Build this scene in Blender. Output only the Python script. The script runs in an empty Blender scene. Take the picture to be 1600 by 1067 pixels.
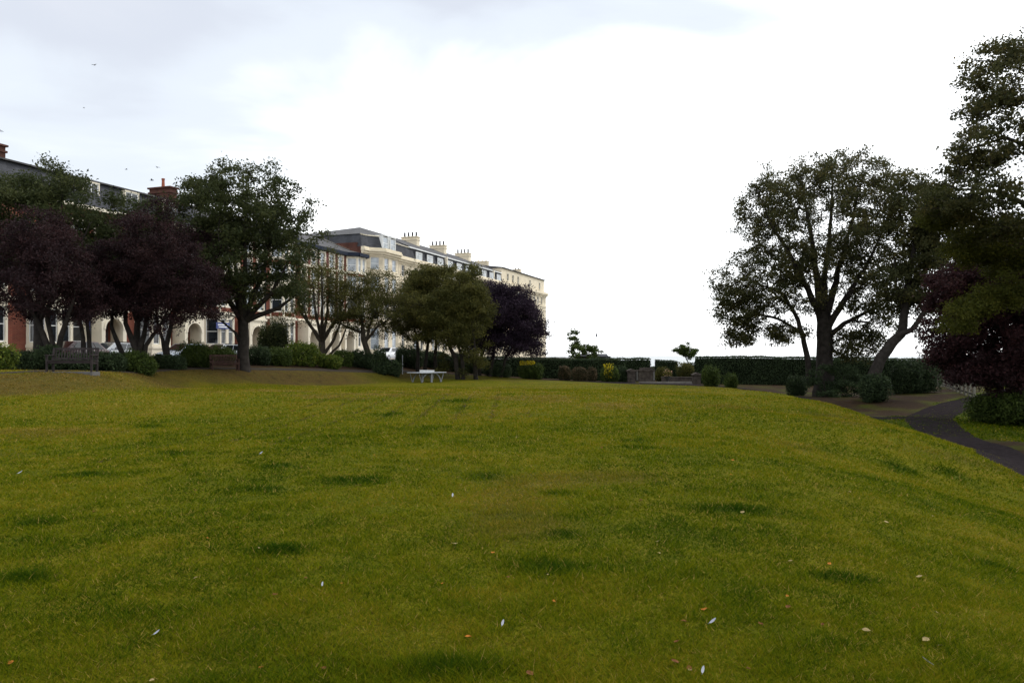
import bpy, math, random
import numpy as np
R = math.radians
rng = np.random.default_rng(7)
random.seed(7)
C = bpy.context.scene.collection
F = 1200.0; HY = 554.0; EYE = 1.6           # focal length in photo px, horizon row, eye height

# ------------------------------------------------------------------ helpers
def W(px, py, Z):                            # where a pixel at a given distance stands
    return np.array([(px-800)/F*Z, Z, EYE-(py-HY)/F*Z])

def put(o, parent=None):
    C.objects.link(o)
    if parent is not None: o.parent = parent
    return o

def mesh_obj(name, verts, faces, mats, parent=None, midx=None, smooth=False, attrs=None):
    me = bpy.data.meshes.new(name)
    if isinstance(faces, np.ndarray):
        nf, k = faces.shape
        me.vertices.add(len(verts)); me.vertices.foreach_set('co', np.asarray(verts, dtype=np.float32).ravel())
        me.loops.add(nf*k); me.loops.foreach_set('vertex_index', faces.astype(np.int32).ravel())
        me.polygons.add(nf); me.polygons.foreach_set('loop_start', np.arange(0, nf*k, k, dtype=np.int32))
        me.polygons.foreach_set('loop_total', np.full(nf, k, dtype=np.int32))
        me.update(calc_edges=True)
    else:
        me.from_pydata([tuple(map(float, v)) for v in verts], [], [tuple(int(i) for i in f) for f in faces])
    if not isinstance(mats, (list, tuple)): mats = [mats]
    for m in mats: me.materials.append(m)
    if midx is not None: me.polygons.foreach_set('material_index', np.asarray(midx, dtype=np.int32))
    me.polygons.foreach_set('use_smooth', np.full(len(me.polygons), smooth))
    if attrs:
        for k, a in attrs.items():
            at = me.attributes.new(k, 'FLOAT', 'POINT'); at.data.foreach_set('value', np.asarray(a, dtype=np.float32))
    me.update()
    return put(bpy.data.objects.new(name, me), parent)

def tag(o, label=None, cat=None, group=None, kind=None):
    if label: o['label'] = label
    if cat: o['category'] = cat
    if group: o['group'] = group
    if kind: o['kind'] = kind
    return o

def empty(name, loc, label, cat, group=None, rz=0):
    o = put(bpy.data.objects.new(name, None)); o.location = tuple(map(float, loc)); o.rotation_euler = (0, 0, rz)
    o.empty_display_size = .2
    return tag(o, label, cat, group)

class MB:
    def __init__(s): s.v = []; s.f = []; s.m = []
    def face(s, pts, mi=0):
        n = len(s.v); s.v += [tuple(p) for p in pts]; s.f.append(tuple(range(n, n+len(pts)))); s.m.append(mi)
    def box(s, x0, x1, y0, y1, z0, z1, mi=0, T=None):
        p = [(x, y, z) for z in (z0, z1) for y in (y0, y1) for x in (x0, x1)]
        if T: p = [T(*q) for q in p]
        n = len(s.v); s.v += p
        for f in ((0,2,3,1),(4,5,7,6),(0,1,5,4),(2,6,7,3),(0,4,6,2),(1,3,7,5)):
            s.f.append(tuple(n+i for i in f)); s.m.append(mi)
    def prism(s, poly, a0, a1, axis='y', mi=0):          # poly in the two other axes, extruded along axis
        def P(u, v, a): return {'y': (u, a, v), 'x': (a, u, v), 'z': (u, v, a)}[axis]
        n = len(s.v); k = len(poly)
        s.v += [P(u, v, a0) for u, v in poly]+[P(u, v, a1) for u, v in poly]
        s.f.append(tuple(range(n, n+k))); s.m.append(mi)
        s.f.append(tuple(range(n+2*k-1, n+k-1, -1))); s.m.append(mi)
        for i in range(k):
            j = (i+1) % k; s.f.append((n+i, n+k+i, n+k+j, n+j)); s.m.append(mi)
    def bar(s, a, b, r0, r1=None, seg=6, mi=0, caps=True):
        r1 = r0 if r1 is None else r1
        a = np.array(a, float); b = np.array(b, float); d = b-a; d = d/ (np.linalg.norm(d)+1e-9)
        u = np.cross(d, [0, 0, 1] if abs(d[2]) < .9 else [1, 0, 0]); u /= np.linalg.norm(u); w = np.cross(d, u)
        n = len(s.v)
        for c, r in ((a, r0), (b, r1)):
            for i in range(seg):
                t = 2*math.pi*i/seg; s.v.append(tuple(c+r*(math.cos(t)*u+math.sin(t)*w)))
        for i in range(seg):
            j = (i+1) % seg; s.f.append((n+i, n+j, n+seg+j, n+seg+i)); s.m.append(mi)
        if caps:
            s.f.append(tuple(range(n+seg-1, n-1, -1))); s.m.append(mi)
            s.f.append(tuple(range(n+seg, n+2*seg))); s.m.append(mi)
    def build(s, name, mats, parent=None, smooth=False, bevel=0):
        o = mesh_obj(name, s.v, s.f, mats, parent, s.m, smooth)
        if bevel:
            b = o.modifiers.new('b', 'BEVEL'); b.width = bevel; b.segments = 2; b.limit_method = 'ANGLE'
        return o

# ------------------------------------------------------------------ materials
def nt(name):
    m = bpy.data.materials.new(name); m.use_nodes = True
    n = m.node_tree.nodes; l = m.node_tree.links
    return m, n, l, n['Principled BSDF']
def ramp(n, stops, interp='LINEAR'):
    r = n.new('ShaderNodeValToRGB'); e = r.color_ramp.elements; r.color_ramp.interpolation = interp
    while len(e) < len(stops): e.new(.5)
    for k, (p, c) in enumerate(stops): e[k].position = p; e[k].color = (*c, 1)
    return r
def plain(name, col, rough=.7, var=.15, scale=3, metal=0, spec=.5, bump=0):
    m, n, l, b = nt(name)
    tc = n.new('ShaderNodeTexCoord'); no = n.new('ShaderNodeTexNoise'); no.inputs['Scale'].default_value = scale; no.inputs['Detail'].default_value = 6
    l.new(tc.outputs['Object'], no.inputs['Vector'])
    r = ramp(n, [(.3, tuple(c*(1-var) for c in col)), (.7, tuple(min(1, c*(1+var)) for c in col))])
    l.new(no.outputs['Fac'], r.inputs[0]); l.new(r.outputs[0], b.inputs['Base Color'])
    b.inputs['Roughness'].default_value = rough; b.inputs['Metallic'].default_value = metal; b.inputs['Specular IOR Level'].default_value = spec
    if bump:
        bp = n.new('ShaderNodeBump'); bp.inputs['Strength'].default_value = bump; l.new(no.outputs['Fac'], bp.inputs['Height']); l.new(bp.outputs[0], b.inputs['Normal'])
    return m
def brickmat(name, c1, c2, mortar, bw=.24, bh=.085):
    m, n, l, b = nt(name)
    tc = n.new('ShaderNodeTexCoord'); sp = n.new('ShaderNodeSeparateXYZ'); l.new(tc.outputs['Object'], sp.inputs[0])
    ad = n.new('ShaderNodeMath'); ad.operation = 'ADD'; l.new(sp.outputs[0], ad.inputs[0]); l.new(sp.outputs[1], ad.inputs[1])
    cb = n.new('ShaderNodeCombineXYZ'); l.new(ad.outputs[0], cb.inputs[0]); l.new(sp.outputs[2], cb.inputs[1])
    bt = n.new('ShaderNodeTexBrick'); l.new(cb.outputs[0], bt.inputs['Vector']); bt.inputs['Scale'].default_value = 1
    bt.inputs['Brick Width'].default_value = bw; bt.inputs['Row Height'].default_value = bh; bt.inputs['Mortar Size'].default_value = .008
    bt.inputs['Color1'].default_value = (*c1, 1); bt.inputs['Color2'].default_value = (*c2, 1); bt.inputs['Mortar'].default_value = (*mortar, 1)
    no = n.new('ShaderNodeTexNoise'); no.inputs['Scale'].default_value = .8; no.inputs['Detail'].default_value = 8; l.new(tc.outputs['Object'], no.inputs['Vector'])
    r = ramp(n, [(.3, (.65, .65, .65)), (.7, (1.2, 1.2, 1.2))]); l.new(no.outputs['Fac'], r.inputs[0])
    mx = n.new('ShaderNodeMix'); mx.data_type = 'RGBA'; mx.blend_type = 'MULTIPLY'; mx.inputs[0].default_value = 1
    l.new(bt.outputs['Color'], mx.inputs[6]); l.new(r.outputs[0], mx.inputs[7]); l.new(mx.outputs[2], b.inputs['Base Color'])
    b.inputs['Roughness'].default_value = .85; b.inputs['Specular IOR Level'].default_value = .2
    return m
def leafmat(name, stops, trans=.25, rough=.55):
    m, n, l, b = nt(name)
    at = n.new('ShaderNodeAttribute'); at.attribute_name = 'tint'
    r = ramp(n, stops); l.new(at.outputs['Fac'], r.inputs[0]); l.new(r.outputs[0], b.inputs['Base Color'])
    b.inputs['Roughness'].default_value = rough; b.inputs['Specular IOR Level'].default_value = .10 if rough < .8 else .03
    tr = n.new('ShaderNodeBsdfTranslucent'); mx = n.new('ShaderNodeMixShader'); mx.inputs[0].default_value = trans
    l.new(r.outputs[0], tr.inputs[0]); l.new(b.outputs[0], mx.inputs[1]); l.new(tr.outputs[0], mx.inputs[2])
    l.new(mx.outputs[0], n['Material Output'].inputs[0])
    return m

M = {}
M['brick'] = brickmat('red_brick', (.20,.050,.028), (.15,.036,.022), (.19,.12,.09))
M['brickdark'] = brickmat('old_brick', (.105,.036,.024), (.075,.028,.020), (.09,.06,.05))
M['slate'] = brickmat('slate', (.066,.068,.078), (.05,.052,.06), (.03,.03,.033), .35, .2)
M['slateroof'] = brickmat('slate_roof', (.105,.103,.105), (.085,.083,.086), (.05,.05,.055), .35, .2)
M['cream'] = plain('cream_stucco', (.72,.63,.47), .8, .09, .6)
M['creamlight'] = plain('pale_stone', (.76,.69,.55), .8, .08, 1.2)
M['ashlar'] = brickmat('cream_ashlar', (.74,.65,.49), (.70,.61,.46), (.56,.49,.36), 6, .45)
M['white'] = plain('white_paint', (.78,.79,.78), .5, .05)
M['navy'] = plain('navy_paint', (.012,.018,.034), .7, .1, spec=.2)
M['maroon'] = plain('maroon_panel', (.13,.028,.024), .7, .1)
M['pot'] = plain('dark_pot', (.03,.028,.028), .8)
M['terracotta'] = plain('terracotta', (.28,.08,.04), .8)
M['door'] = plain('door_paint', (.04,.03,.035), .4)
M['dark'] = plain('dark_recess', (.03,.026,.024), .9)
def glass(name, col, rough=.04):
    m, n, l, b = nt(name)
    tc = n.new('ShaderNodeTexCoord'); no = n.new('ShaderNodeTexNoise'); no.inputs['Scale'].default_value = .9; l.new(tc.outputs['Object'], no.inputs['Vector'])
    r = ramp(n, [(.35, tuple(c*.6 for c in col)), (.65, tuple(c*1.3 for c in col))]); l.new(no.outputs['Fac'], r.inputs[0]); l.new(r.outputs[0], b.inputs['Base Color'])
    b.inputs['Roughness'].default_value = rough; b.inputs['IOR'].default_value = 1.55; b.inputs['Specular IOR Level'].default_value = .6
    return m
M['glass'] = glass('window_glass', (.02,.024,.03))
M['curtain'] = glass('curtained_glass', (.34,.38,.42))
M['bark'] = plain('bark', (.05,.042,.032), .9, .4, 4, spec=.05, bump=.4)
M['barkdark'] = plain('bark_dark', (.028,.024,.021), .9, .4, 4, spec=.1, bump=.4)
M['wood'] = plain('weathered_wood', (.034,.028,.028), .9, .3, 5, spec=.1)
M['woodred'] = plain('stained_wood', (.05,.028,.024), .9, .3, 5, spec=.1)
M['stone'] = plain('pillar_stone', (.06,.05,.043), .95, .5, 3, spec=.1, bump=.3)
M['concrete'] = plain('concrete', (.10,.095,.09), .85, .15, 4)
M['fencepost'] = plain('pale_post', (.15,.14,.11), .8)
M['tabletop'] = plain('table_top_grey', (.34,.36,.40), .5, .05)
M['steel'] = plain('galvanised_steel', (.22,.23,.25), .45, .1, metal=.3)
M['tyre'] = plain('rubber', (.02,.02,.02), .9)
M['rim'] = plain('alloy', (.4,.4,.42), .35, .05, metal=.8)
def carpaint(name, col):
    m = plain(name, col, .3, .02); b = m.node_tree.nodes['Principled BSDF']; b.inputs['Coat Weight'].default_value = .8; return m
M['silver'] = carpaint('silver_paint', (.42,.45,.48)); M['whitecar'] = carpaint('white_car_paint', (.72,.73,.74))
M['redcar'] = carpaint('dark_red_paint', (.09,.03,.035)); M['bluecar'] = carpaint('pale_blue_paint', (.34,.40,.47))
M['carglass'] = glass('car_glass', (.012,.014,.016))
M['headlamp'] = plain('lamp_lens', (.7,.7,.7), .15); M['taillamp'] = plain('tail_lens', (.35,.01,.01), .2)
M['signblue'] = plain('sign_blue', (.03,.05,.20), .5); M['signwhite'] = plain('sign_white', (.8,.8,.8), .5)

M['leaf_oak'] = leafmat('leaf_dark_green', [(0, (.024,.034,.015)), (.5, (.050,.062,.022)), (1, (.085,.09,.03))], .35)
M['leaf_olive'] = leafmat('leaf_olive', [(0, (.030,.036,.012)), (.5, (.082,.082,.022)), (.9, (.14,.125,.032)), (1, (.24,.16,.03))], .38)
M['leaf_purple'] = leafmat('leaf_purple', [(0, (.013,.008,.010)), (.45, (.027,.014,.016)), (.85, (.050,.024,.024)), (1, (.055,.045,.025))], .25)
M['leaf_plum'] = leafmat('leaf_plum', [(0, (.015,.011,.020)), (.5, (.031,.020,.034)), (1, (.055,.034,.05))], .2)
M['leaf_copper'] = leafmat('leaf_copper', [(0, (.015,.009,.010)), (.45, (.036,.016,.018)), (.82, (.070,.028,.028)), (1, (.08,.07,.025))], .3)
M['leaf_syc'] = leafmat('leaf_sycamore', [(0, (.028,.036,.016)), (.5, (.062,.064,.024)), (.85, (.10,.085,.028)), (1, (.17,.10,.025))], .42)
M['leaf_lime'] = leafmat('leaf_yellow_green', [(0, (.032,.040,.008)), (.5, (.068,.075,.012)), (1, (.13,.12,.018))], .4)
M['leaf_bright'] = leafmat('leaf_bright_shrub', [(0, (.035,.060,.010)), (.5, (.085,.12,.018)), (1, (.19,.20,.03))], .3)
M['leaf_mid'] = leafmat('leaf_mid_shrub', [(0, (.024,.040,.010)), (.5, (.052,.078,.016)), (1, (.10,.135,.03))], .2)
M['leaf_dark'] = leafmat('leaf_hedge', [(0, (.018,.030,.014)), (.5, (.036,.055,.024)), (1, (.06,.088,.034))], .15)
M['leaf_brown'] = leafmat('leaf_fading_shrub', [(0, (.026,.032,.014)), (.5, (.062,.050,.026)), (1, (.17,.11,.065))], .2)
M['flower_yellow'] = leafmat('flower_yellow', [(0, (.22,.19,.01)), (1, (.55,.44,.02))], .3)
M['flower_pink'] = leafmat('flower_pink', [(0, (.45,.22,.16)), (1, (.7,.5,.35))], .3)
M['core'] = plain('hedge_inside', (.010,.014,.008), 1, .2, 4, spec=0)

# ------------------------------------------------------------------ terrain
TP = [  # (px, py, Z) on the ground as seen in the photograph
 (800,1067,3.75),(100,1050,3.9),(1500,1055,3.8),(800,754,9.6),(400,755,9.5),(0,760,9.4),(800,655,19.8),(400,652,20.0),(0,655,19.5),
 (800,608,41),(560,606,42),(1000,610,41),(700,598,58),(900,600,58),(1050,602,56),
 (0,616,25),(130,613,26.5),(0,584,28.5),(110,583,29.5),(250,606,38),(250,582,42),(360,580,46.5),(450,603,48),(450,581,52.5),(560,600,54),(560,581,58),
 (650,595,60),(720,593,62),(660,581,68),(760,587,69),(800,590,73),(880,593,74),(985,598,72),(1040,602,66),(940,600,64),
 (1600,1000,4.5),(1600,900,7.1),(1600,820,10.9),(1450,850,7.3),(1300,760,9.9),(1200,680,16.5),(1400,760,11.5),
 (1250,621,37),(1150,607,48),(1316,636,29),(1350,647,26),(1400,665,22.5),(1450,681,20),(1500,699,18),(1100,606,48),(1200,628,31),(1300,656,23),
 (1200,606,66),(1285,620,55),(1370,624,48),(1400,652,37.5),(1435,657,36),(1511,632,45),(1560,665,36),(1600,754,19),(1600,795,14),(1530,706,23.5),(1470,604,60),(1520,618,50),
 (1600,700,27),(1250,603,72),(1100,600,74),(1640,640,44),(1400,610,62)]
BOT = {(0,616,25),(130,613,26.5),(250,606,38),(450,603,48),(560,600,54),(650,595,60)}
TOP = {(0,584,28.5),(110,583,29.5),(250,582,42),(360,580,46.5),(450,581,52.5),(560,581,58),(660,581,68),(760,587,69)}
extraU = [[-28,10,.9],[-30,30,1.0],[-40,0,.9],[-20,70,.9],[-12,85,.8],[-26,48,.9],[-30,40,.95],[-22,34,.95],[-24,30,1.0],[-20,57,.85]]
extraB = [[0,-10,.2],[15,-10,-.8],[30,0,-2.0],[30,15,-2.0],[45,40,-2.0],[45,70,-1.5],[10,90,-1.4],[30,90,-1.4]]
def _U(d2): return .5*d2*np.log(d2+1e-9)
def tps(P):
    P = np.array(P, float); n_ = len(P); K = _U(((P[:, None, :2]-P[None, :, :2])**2).sum(-1)) + np.eye(n_)*.7
    Q = np.hstack([np.ones((n_, 1)), P[:, :2]]); A = np.zeros((n_+3, n_+3)); A[:n_, :n_] = K; A[:n_, n_:] = Q; A[n_:, :n_] = Q.T
    w = np.linalg.solve(A, np.concatenate([P[:, 2], np.zeros(3)])); return P, w
VAL = [[(px-800)/F*z_, z_, h_] for px, z_, h_ in ((1316,37,-1.45),(1260,46,-1.45),(1350,33,-1.5),(1400,29,-1.5),(1440,26,-1.5),(1190,54,-1.2),(1290,41,-1.5))]
extraB = extraB+VAL
TL = tps([W(*p) for p in TP if p not in TOP]+extraB+[[-22,12,.1],[-30,5,.2],[-15,45,-.1],[-30,25,.5]])
TU = tps([W(*p) for p in TP if p not in BOT]+extraU+extraB)
def ev(T, a, b):
    P, w = T; n_ = len(P); dx = a[:, None]-P[None, :, 0]; dy = b[:, None]-P[None, :, 1]
    return _U(dx*dx+dy*dy) @ w[:n_] + w[n_] + w[n_+1]*a + w[n_+2]*b
def seglist_dist(x, y, pts):               # signed distance (+ left of travel) to a polyline
    best = np.full(x.shape, 1e9); sg = np.zeros(x.shape)
    for (ax, ay), (bx, by) in zip(pts[:-1], pts[1:]):
        dx, dy = bx-ax, by-ay; t = np.clip(((x-ax)*dx+(y-ay)*dy)/(dx*dx+dy*dy), 0, 1)
        d = np.hypot(x-ax-t*dx, y-ay-t*dy); s = np.sign(dx*(y-ay)-dy*(x-ax)); m = d < best
        best = np.where(m, d, best); sg = np.where(m, s, sg)
    return best*sg
bank = [tuple(W(a, b, c)[:2]) for a, b, c in ((-900,610,22),(0,600,25.6),(150,598,27.3),(250,594,39.6),(450,592,50.5),(560,591,56),(650,589,63.5),(760,589,66),(880,596,69),(975,600,69),(1100,600,70))]
P0 = np.array([-35.8, 53.7]); D = np.array([.3375, .9413]); N = np.array([-.9413, .3375])
def sm(x, a, b):
    t = np.clip((x-a)/(b-a), 0, 1); return t*t*(3-2*t)
def H(X, Y):
    X = np.asarray(X, float); Y = np.asarray(Y, float)
    shp = X.shape; x = X.ravel(); y = Y.ravel(); out = np.zeros(len(x))
    xc = np.clip(x, -40, 50); yc = np.clip(y, -15, 95)
    for i in range(0, len(x), 20000):
        a = xc[i:i+20000]; b = yc[i:i+20000]; k = sm(seglist_dist(a, b, bank), -1.5, 1.4)
        out[i:i+20000] = ev(TL, a, b)*(1-k)+ev(TU, a, b)*k
    out = np.clip(out, -2.6, 1.2)
    t = (x-P0[0])*N[0]+(y-P0[1])*N[1]
    q = (x-P0[0])*D[0]+(y-P0[1])*D[1]
    ks = sm(t, -22, -15)*(1-sm(q, 132, 150)); out = out*(1-ks)+.9*ks
    k = sm(y, 78, 95)*(1-ks); out = out*(1-k)+(-1.2)*k
    out = out - 31*sm(y, 96, 150)*np.maximum(sm(-t, 30, 60), sm(q, 134, 165))
    return out.reshape(shp)
def h1(x, y): return float(H(np.array([x]), np.array([y]))[0])

def lines(*segs):
    a = []
    for lo, hi, st in segs: a += list(np.arange(lo, hi, st))
    return np.array(a+[segs[-1][1]], float)
gx = lines((-420,-80,34),(-80,-36,4),(-36,-7,.45),(-7,7,.12),(7,34,.45),(34,60,3),(60,420,36))
gy = lines((-420,-30,39),(-30,2,2),(2,13,.12),(13,30,.3),(30,78,.5),(78,160,3),(160,300,10),(300,400,50))
GX, GY = np.meshgrid(gx, gy); GZ = H(GX, GY)
# vertex masks: lush (dark green tufts, and painted tree shade at the right), dry (worn bank), soil (beds under the trees)
SPOTS = [(860,888,60,22),(690,1045,100,26),(655,679,22,5),(1150,797,75,9),(1410,735,32,5),(1490,742,26,5),(265,709,30,5),(875,771,32,6),(430,729,26,5),
 (1555,885,50,10),(720,627,30,3),(560,752,60,10),(40,905,50,10),(235,667,26,3),(880,835,36,10),(60,818,40,6),(610,648,20,3),(1010,700,40,4),(410,765,40,7),(1320,905,60,10),(755,745,40,8),(1000,690,34,4),(140,742,40,5),(440,860,40,9)]
def spots(x, y):
    out = np.zeros_like(x)
    for px, py, rx, ry in SPOTS:
        z = EYE*F/(py-HY)
        for _ in range(4): z = (EYE-h1((px-800)/F*z, z))*F/(py-HY)
        cx = (px-800)/F*z; wx = rx/F*z; wy = max(ry*z*z/(F*2.2), .12)
        d = ((x-cx)/wx)**2+((y-z)/wy)**2
        out = np.maximum(out, np.exp(-d*1.2))
    return out
def vnoise(x, y, sc, seed):                # smooth value noise
    r = np.random.default_rng(seed).random((64, 64)); u = x/sc; v = y/sc
    i = np.floor(u).astype(int); j = np.floor(v).astype(int); fu = u-i; fv = v-j; fu = fu*fu*(3-2*fu); fv = fv*fv*(3-2*fv)
    g = lambda a, b: r[a % 64, b % 64]
    return (g(i,j)*(1-fu)+g(i+1,j)*fu)*(1-fv)+(g(i,j+1)*(1-fu)+g(i+1,j+1)*fu)*fv
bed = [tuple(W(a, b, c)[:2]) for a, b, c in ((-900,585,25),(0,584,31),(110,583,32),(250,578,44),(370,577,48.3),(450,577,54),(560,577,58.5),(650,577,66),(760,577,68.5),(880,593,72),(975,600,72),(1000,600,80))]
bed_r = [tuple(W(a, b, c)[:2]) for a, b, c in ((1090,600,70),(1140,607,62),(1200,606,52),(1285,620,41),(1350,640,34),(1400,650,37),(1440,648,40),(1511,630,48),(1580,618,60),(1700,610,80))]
def masks(x, y):
    db = seglist_dist(x, y, bank); dd = seglist_dist(x, y, bed); dr = seglist_dist(x, y, bed_r)
    nz = vnoise(x, y, 1.3, 3); nz2 = vnoise(x, y, 4.2, 4)
    lush_shade = np.maximum(spots(x, y), sm(vnoise(x, y, 2.3, 11)*.6+vnoise(x, y, .8, 12)*.4, .62, .82)*.16)
    dry = sm(db+ (nz-.5)*1.6, -2.4, -.4)*(1-sm(db, 2.6, 3.6))*(.45+.5*nz2)*(1-sm(x, -9, -3)*.7)
    dry = np.maximum(dry, sm(vnoise(x, y, 5.5, 21)*.5+vnoise(x, y, 1.4, 22)*.5, .55, .8)*.45)
    lush_shade = np.maximum(lush_shade, .85*sm(x, 15.5, 17.5)*sm(y, 14, 18))  # canopy shade painted in as darker green right of the footpath
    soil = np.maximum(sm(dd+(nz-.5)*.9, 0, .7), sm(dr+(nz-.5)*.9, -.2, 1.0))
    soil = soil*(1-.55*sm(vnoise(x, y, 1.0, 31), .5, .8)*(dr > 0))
    return lush_shade, np.clip(dry, 0, 1), np.clip(soil, 0, 1)
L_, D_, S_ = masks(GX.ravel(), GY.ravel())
nx, ny = len(gx), len(gy)
idx = np.arange(nx*ny).reshape(ny, nx)
faces = np.stack([idx[:-1, :-1], idx[:-1, 1:], idx[1:, 1:], idx[1:, :-1]], -1).reshape(-1, 4)

def ground_material():
    m, n, l, b = nt('lawn_ground')
    tc = n.new('ShaderNodeTexCoord')
    def noise(sc, det=6, rough=.6, vec=None):
        t = n.new('ShaderNodeTexNoise'); t.inputs['Scale'].default_value = sc; t.inputs['Detail'].default_value = det; t.inputs['Roughness'].default_value = rough
        l.new(vec or tc.outputs['Object'], t.inputs['Vector']); return t.outputs['Fac']
    def mix(f, a, bb, mode='MIX'):
        x = n.new('ShaderNodeMix'); x.data_type = 'RGBA'; x.blend_type = mode
        if isinstance(f, float): x.inputs[0].default_value = f
        else: l.new(f, x.inputs[0])
        for s, v in ((6, a), (7, bb)):
            if isinstance(v, tuple): x.inputs[s].default_value = (*v, 1)
            else: l.new(v, x.inputs[s])
        return x.outputs[2]
    def attr(k):
        a = n.new('ShaderNodeAttribute'); a.attribute_name = k; return a.outputs['Fac']
    def mr(v, a, bb):
        x = n.new('ShaderNodeMapRange'); l.new(v, x.inputs[0]); x.inputs[1].default_value = a; x.inputs[2].default_value = bb; return x.outputs[0]
    r = ramp(n, [(.28, (.056,.070,.003)), (.48, (.098,.098,.004)), (.62, (.126,.105,.006)), (.8, (.145,.104,.010))])
    l.new(noise(.55, 8, .68), r.inputs[0])
    fine = ramp(n, [(.3, (.55,.58,.5)), (.55, (1.0,1.0,1.0)), (.75, (1.5,1.42,1.5))]); l.new(noise(14, 4, .8), fine.inputs[0])
    c = mix(1.0, r.outputs[0], fine.outputs[0], 'MULTIPLY')
    micro = ramp(n, [(.35, (.6,.6,.6)), (.65, (1.4,1.4,1.35))]); l.new(noise(75, 2, .6), micro.inputs[0])
    c = mix(1.0, c, micro.outputs[0], 'MULTIPLY')
    drr = ramp(n, [(.35, (.030,.020,.008)), (.5, (.070,.040,.018)), (.62, (.060,.050,.010)), (.75, (.12,.075,.035))]); l.new(noise(2.2, 9, .8), drr.inputs[0])
    c = mix(mr(attr('dry'), .05, 1.1), c, mix(1.0, drr.outputs[0], fine.outputs[0], 'MULTIPLY'))
    c = mix(mr(attr('lush_shade'), .05, 1.4), c, (.030,.056,.005))
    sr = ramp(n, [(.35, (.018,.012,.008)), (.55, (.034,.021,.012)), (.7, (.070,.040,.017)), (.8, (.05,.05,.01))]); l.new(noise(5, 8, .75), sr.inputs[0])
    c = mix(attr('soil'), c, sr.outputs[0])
    l.new(c, b.inputs['Base Color']); b.inputs['Roughness'].default_value = 1; b.inputs['Specular IOR Level'].default_value = .05
    bp = n.new('ShaderNodeBump'); bp.inputs['Strength'].default_value = .6; bp.inputs['Distance'].default_value = .05
    l.new(noise(22, 5, .8), bp.inputs['Height']); l.new(bp.outputs[0], b.inputs['Normal'])
    return m
M['ground'] = ground_material()
g = mesh_obj('ground', np.stack([GX.ravel(), GY.ravel(), GZ.ravel()], -1), faces, M['ground'], smooth=True, attrs={'lush_shade': L_, 'dry': D_, 'soil': S_})
tag(g, kind='structure')

# sea beyond the cliff edge
def sea_material():
    m, n, l, b = nt('sea_water'); b.inputs['Base Color'].default_value = (.10,.13,.14,1); b.inputs['Roughness'].default_value = .25
    tc = n.new('ShaderNodeTexCoord'); no = n.new('ShaderNodeTexNoise'); no.inputs['Scale'].default_value = .15; no.inputs['Detail'].default_value = 6; l.new(tc.outputs['Object'], no.inputs['Vector'])
    bp = n.new('ShaderNodeBump'); bp.inputs['Strength'].default_value = .1; l.new(no.outputs['Fac'], bp.inputs['Height']); l.new(bp.outputs[0], b.inputs['Normal'])
    return m
mb = MB(); mb.face([(-16000,-300,-29),(16000,-300,-29),(16000,20000,-29),(-16000,20000,-29)])
tag(mb.build('sea', sea_material()), kind='structure')

def strip(name, pts, width, mat, lift=.03, step=.4, across=10, kind='structure'):
    """a path laid over the terrain along a polyline with widths"""
    P = np.array(pts, float); Wd = np.array(width if hasattr(width, '__len__') else [width]*len(P), float)
    for _ in range(3):                                     # Chaikin smoothing
        q = [P[0]]; w = [Wd[0]]
        for i in range(len(P)-1):
            q += [P[i]*.75+P[i+1]*.25, P[i]*.25+P[i+1]*.75]; w += [Wd[i]*.75+Wd[i+1]*.25, Wd[i]*.25+Wd[i+1]*.75]
        q.append(P[-1]); w.append(Wd[-1]); P = np.array(q); Wd = np.array(w)
    seg = np.r_[0, np.cumsum(np.hypot(*np.diff(P, axis=0).T))]; s = np.arange(0, seg[-1], step)
    x = np.interp(s, seg, P[:, 0]); y = np.interp(s, seg, P[:, 1]); w = np.interp(s, seg, Wd)
    tx = np.gradient(x); ty = np.gradient(y); ln = np.hypot(tx, ty); nxn, nyn = -ty/ln, tx/ln
    u = np.linspace(-.5, .5, across)
    jit = (vnoise(x, y, 1.1, 5)-.5)*.22+(vnoise(x, y, .45, 6)-.5)*.25
    X = x[:, None]+nxn[:, None]*(u*1.0)[None]*(w+jit)[:, None]; Y = y[:, None]+nyn[:, None]*u[None]*(w+jit)[:, None]
    Z = H(X, Y)+lift
    Z[:, 0] -= lift+.05; Z[:, -1] -= lift+.05
    n_, k = X.shape; id_ = np.arange(n_*k).reshape(n_, k)
    fc = np.stack([id_[:-1, :-1], id_[1:, :-1], id_[1:, 1:], id_[:-1, 1:]], -1).reshape(-1, 4)
    return tag(mesh_obj(name, np.stack([X.ravel(), Y.ravel(), Z.ravel()], -1), fc, mat, smooth=True), kind=kind)
M['asphalt'] = plain('path_asphalt', (.024,.020,.021), 1, .6, 5, spec=.0, bump=.2)
M['road'] = plain('road_asphalt', (.06,.06,.062), .9, .2, 5, spec=.2)
M['paving'] = plain('paving', (.15,.14,.13), .9, .2, 3, spec=.2)
G = lambda px, Z: ((px-800)/F*Z, Z)
M['asphalt'].node_tree.nodes['Noise Texture'].inputs['Roughness'].default_value = .85
strip('footpath', [(13.2,4),(14.6,12),G(1618,19.8),G(1585,23.5),G(1515,29),G(1445,36.5),G(1458,42),G(1525,47),G(1600,56),G(1700,70)], [2.8,2.9,3.1,2.6,2.1,2.6,2.4,2.0,2.0,2.0], M['asphalt'], .045)
strip('side_path', [G(1455,37.8),G(1400,37),G(1345,38),G(1280,46),G(1180,62),G(1050,71.5)], [1.2,1.0,1.0,1.2,2.0,3.0], M['asphalt'], .04)
strip('terrace_path', [G(1090,70),G(1030,69),G(960,69.5),G(900,70.5),G(820,69)], [4.5,5.0,4.2,1.4,.8], M['asphalt'], .05)
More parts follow.
